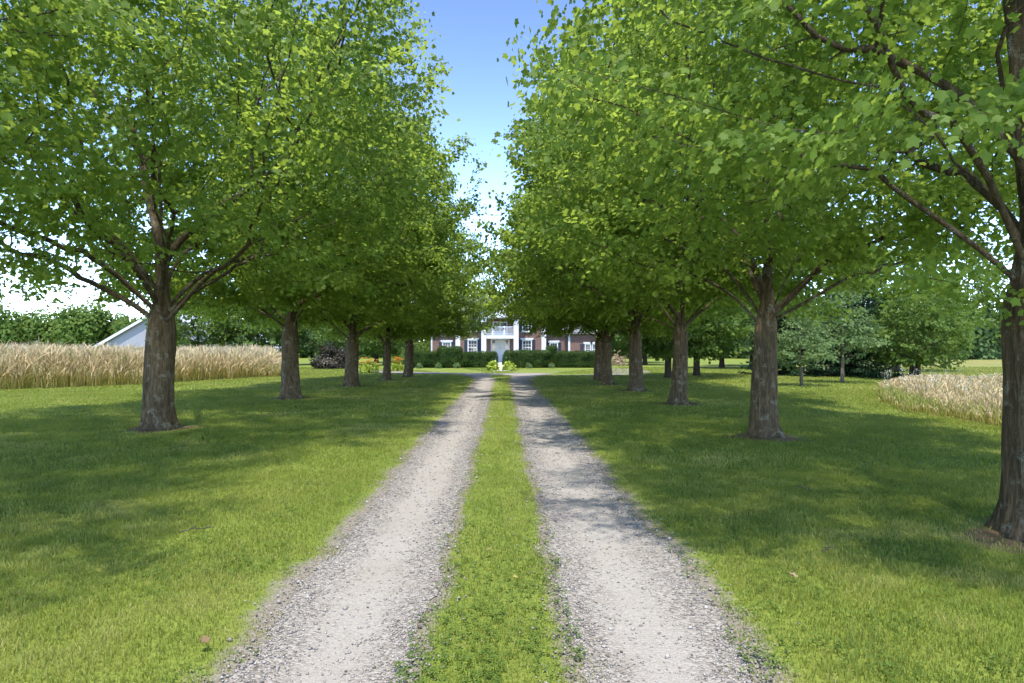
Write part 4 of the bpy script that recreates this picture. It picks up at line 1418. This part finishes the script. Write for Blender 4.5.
# door with sidelights under a white surround
dx = lx(500.2)
sr = MB().box(dx - 0.94, dx - 0.80, -0.10, -0.004, 0.3, 2.48).box(dx + 0.80, dx + 0.94, -0.10, -0.004, 0.3, 2.48)
sr.box(dx - 0.94, dx + 0.94, -0.12, -0.004, 2.482, 2.70)
sr.box(dx - 0.52, dx - 0.44, -0.09, -0.004, 0.3, 2.48).box(dx + 0.44, dx + 0.52, -0.09, -0.004, 0.3, 2.48)
sr.box(dx - 0.798, dx - 0.522, -0.07, -0.004, 0.3, 1.10).box(dx + 0.522, dx + 0.798, -0.07, -0.004, 0.3, 1.10)
srd = sr.build('door_surround', M['white'], house)
for s in (-1, 1):
    MB().box(dx + s * 0.66 - 0.136, dx + s * 0.66 + 0.136, -0.030, -0.005, 1.102, 2.478).build('pane', M['glass'], srd)
db = MB().box(dx - 0.438, dx + 0.438, -0.060, -0.005, 0.30, 2.47)
for (a, b, z0, z1) in ((-0.34, -0.05, 0.42, 1.15), (0.05, 0.34, 0.42, 1.15), (-0.34, -0.05, 1.3, 1.95), (0.05, 0.34, 1.3, 1.95), (-0.34, -0.05, 2.05, 2.36), (0.05, 0.34, 2.05, 2.36)):
    db.box(dx + a, dx + b, -0.078, -0.0605, z0, z1)
door = db.build('door', M['white'], house)
MB().box(dx + 0.36, dx + 0.41, -0.12, -0.0605, 1.16, 1.24).build('handle', M['brass'], door)
MB().box(dx - 0.06, dx + 0.06, -0.095, -0.0785, 1.62, 1.78).build('knocker', M['brass'], door)
# steps and porch floor
st = MB().box(-2.0, 2.0, -2.9, -0.08, 0.0, 0.28).box(-0.9, 0.9, -3.25, -2.902, 0, 0.15)
st.build('porch_floor', M['concrete'], house)


def py2z(py, d): return EYE + (HY - py) / F * d
YP = -2.5
for s, (a, b) in ((-1, (481.3, 486.2)), (1, (513.7, 518.6))):
    d = 61.5
    x0, x1 = (a - CX) / F * d - CXH, (b - CX) / F * d - CXH
    cb = MB().box(x0, x1, YP, YP + (x1 - x0), 0.283, 4.62)
    cb.box(x0 - 0.05, x1 + 0.05, YP - 0.05, YP + (x1 - x0) + 0.05, 0.283, 0.48).box(x0 - 0.05, x1 + 0.05, YP - 0.05, YP + (x1 - x0) + 0.05, 4.44, 4.618)
    cb.build('column', M['white'], house)
# balcony
bz0, bz1 = py2z(338.5, 61.5), py2z(335.2, 61.5)
bal = MB().box(-1.31, 1.31, YP + 0.08, -0.13, bz0, bz1).build('balcony', M['white'], house)
rl = MB()
rt = py2z(326.5, 61.5)
rl.box(-1.30, 1.30, YP + 0.12, YP + 0.20, rt - 0.07, rt).box(-1.30, 1.30, YP + 0.13, YP + 0.19, bz1 + 0.08, bz1 + 0.14)
for x in (-0.72, 0.42):
    rl.box(x - 0.08, x + 0.08, YP + 0.08, YP + 0.24, bz1 + 0.002, rt + 0.04)
for k in range(27):
    x = -1.26 + k * 2.52 / 26
    if min(abs(x + 0.72), abs(x - 0.42)) < 0.1: continue
    rl.box(x - 0.016, x + 0.016, YP + 0.145, YP + 0.175, bz1 + 0.142, rt - 0.072)
rl.build('railing', M['white'], bal)
# upper french door
fd = MB().box(-0.75, 0.75, -0.08, -0.004, bz1 + 0.02, 4.35).build('balcony_door', M['white'], house)
MB().box(-0.62, -0.06, -0.098, -0.0805, bz1 + 0.5, 4.2).box(0.06, 0.62, -0.098, -0.0805, bz1 + 0.5, 4.2).build('pane', M['glass'], fd)
# entablature and pediment
MB().box(-2.05, 2.05, YP - 0.12, -0.32, 4.622, 4.95).build('entablature', M['white'], house)
pd = MB().prism([(-2.25, 4.952), (2.25, 4.952), (0.0, 6.85)], YP - 0.05, 2.2).build('pediment', M['white'], house)
mb = MB()
for s in (-1, 1):
    mb.prism([(s * 2.45, 4.86), (0, 6.93), (0, 7.06), (s * 2.45, 4.99)][::s], YP - 0.25, 2.4)
mb.build('portico_roof', M['shingle'], pd)
mb = MB()
for s in (-1, 1):
    mb.prism([(s * 2.48, 4.80), (0, 6.86), (0, 7.08), (s * 2.48, 5.02)][::s], YP - 0.33, YP - 0.252)
mb.build('fascia', M['white'], pd)

# ------------------------------------------------------------------ small things lying on the ground
def fallen(x, y, s, rz, mat, lab):
    u = MAPLE.copy()
    z = 0.55 * (u[:, 0] ** 2) + 0.22 * u[:, 1] ** 2 + 0.1
    v = [(a * s, b * s, c * s) for (a, b), c in zip(u, z)] + [(a * s, b * s, c * s - 0.002) for (a, b), c in zip(u, z)]
    n = len(u)
    f = [tuple(range(n)), tuple(range(2 * n - 1, n - 1, -1))] + [(i, (i + 1) % n, (i + 1) % n + n, i + n) for i in range(n)]
    me = bpy.data.meshes.new('fallen_leaf'); me.from_pydata(v, [], f); me.update(); me.materials.append(mat)
    o = bpy.data.objects.new('fallen_leaf', me); COL.objects.link(o)
    o.location = (x, y, 0.045 if abs(x) > 1.3 or abs(x) < 0.4 else 0.012); o.rotation_euler = (0.25, 0.1, rz)
    tag(o, lab, 'leaf', 'fallen leaves')
x, y = gd(209, 648); fallen(x, y, 0.042, 0.6, M['deadleaf'], 'brown curled leaf at the left edge of the left wheel track')
x, y = gd(519, 585); fallen(x, y, 0.045, 2.0, M['yellowleaf'], 'yellow leaf on the grass strip between the tracks')
x, y = gd(487, 556); fallen(x, y, 0.05, 4.0, M['leaf_beige'], 'pale dry leaf farther up the grass strip between the tracks')
x, y = gd(797, 585); fallen(x, y, 0.05, 1.0, M['leaf_beige'], 'pale dry leaf lying on the dark right lawn')

rt_ = random.Random(9)
TW = [(-4.9, 9.6, 0.34, 'thin grey twig lying in the shade of the large left maple'), (3.2, 6.6, 0.30, 'thin twig lying on the right lawn before the closest maple'),
      (2.3, 4.6, 0.22, 'short crooked twig near the outer edge of the right wheel track'), (-2.6, 5.2, 0.26, 'short twig in the sunny turf left of the left wheel track')]
for (x, y, ln, lab) in TW:
    a = rt_.uniform(0, 3.1)
    P, par, rr = [(0, 0, 0)], [0], [0.006]
    for k in range(1, 7):
        P.append((ln * k / 6 + 0, 0.03 * rt_.uniform(-1, 1), 0.008 * math.sin(k))); par.append(k - 1); rr.append(0.006 - 0.0006 * k)
    for b_ in (2, 4):
        P.append((P[b_][0] + 0.05, P[b_][1] + 0.05 * rt_.choice((-1, 1)), 0.015)); par.append(b_); rr.append(0.0038)
    tb = tube_mesh(np.array(P), np.array(par), np.array(rr), 1.0, lobes=False, minr=0.0)
    o = mesh_np('twig', tb[0], tb[1], tb[2], M['bark_grey'])
    o.location = (x, y, hgt(x, y) + 0.045); o.rotation_euler = (0, 0, a)
    tag(o, lab, 'twig', 'fallen twigs')
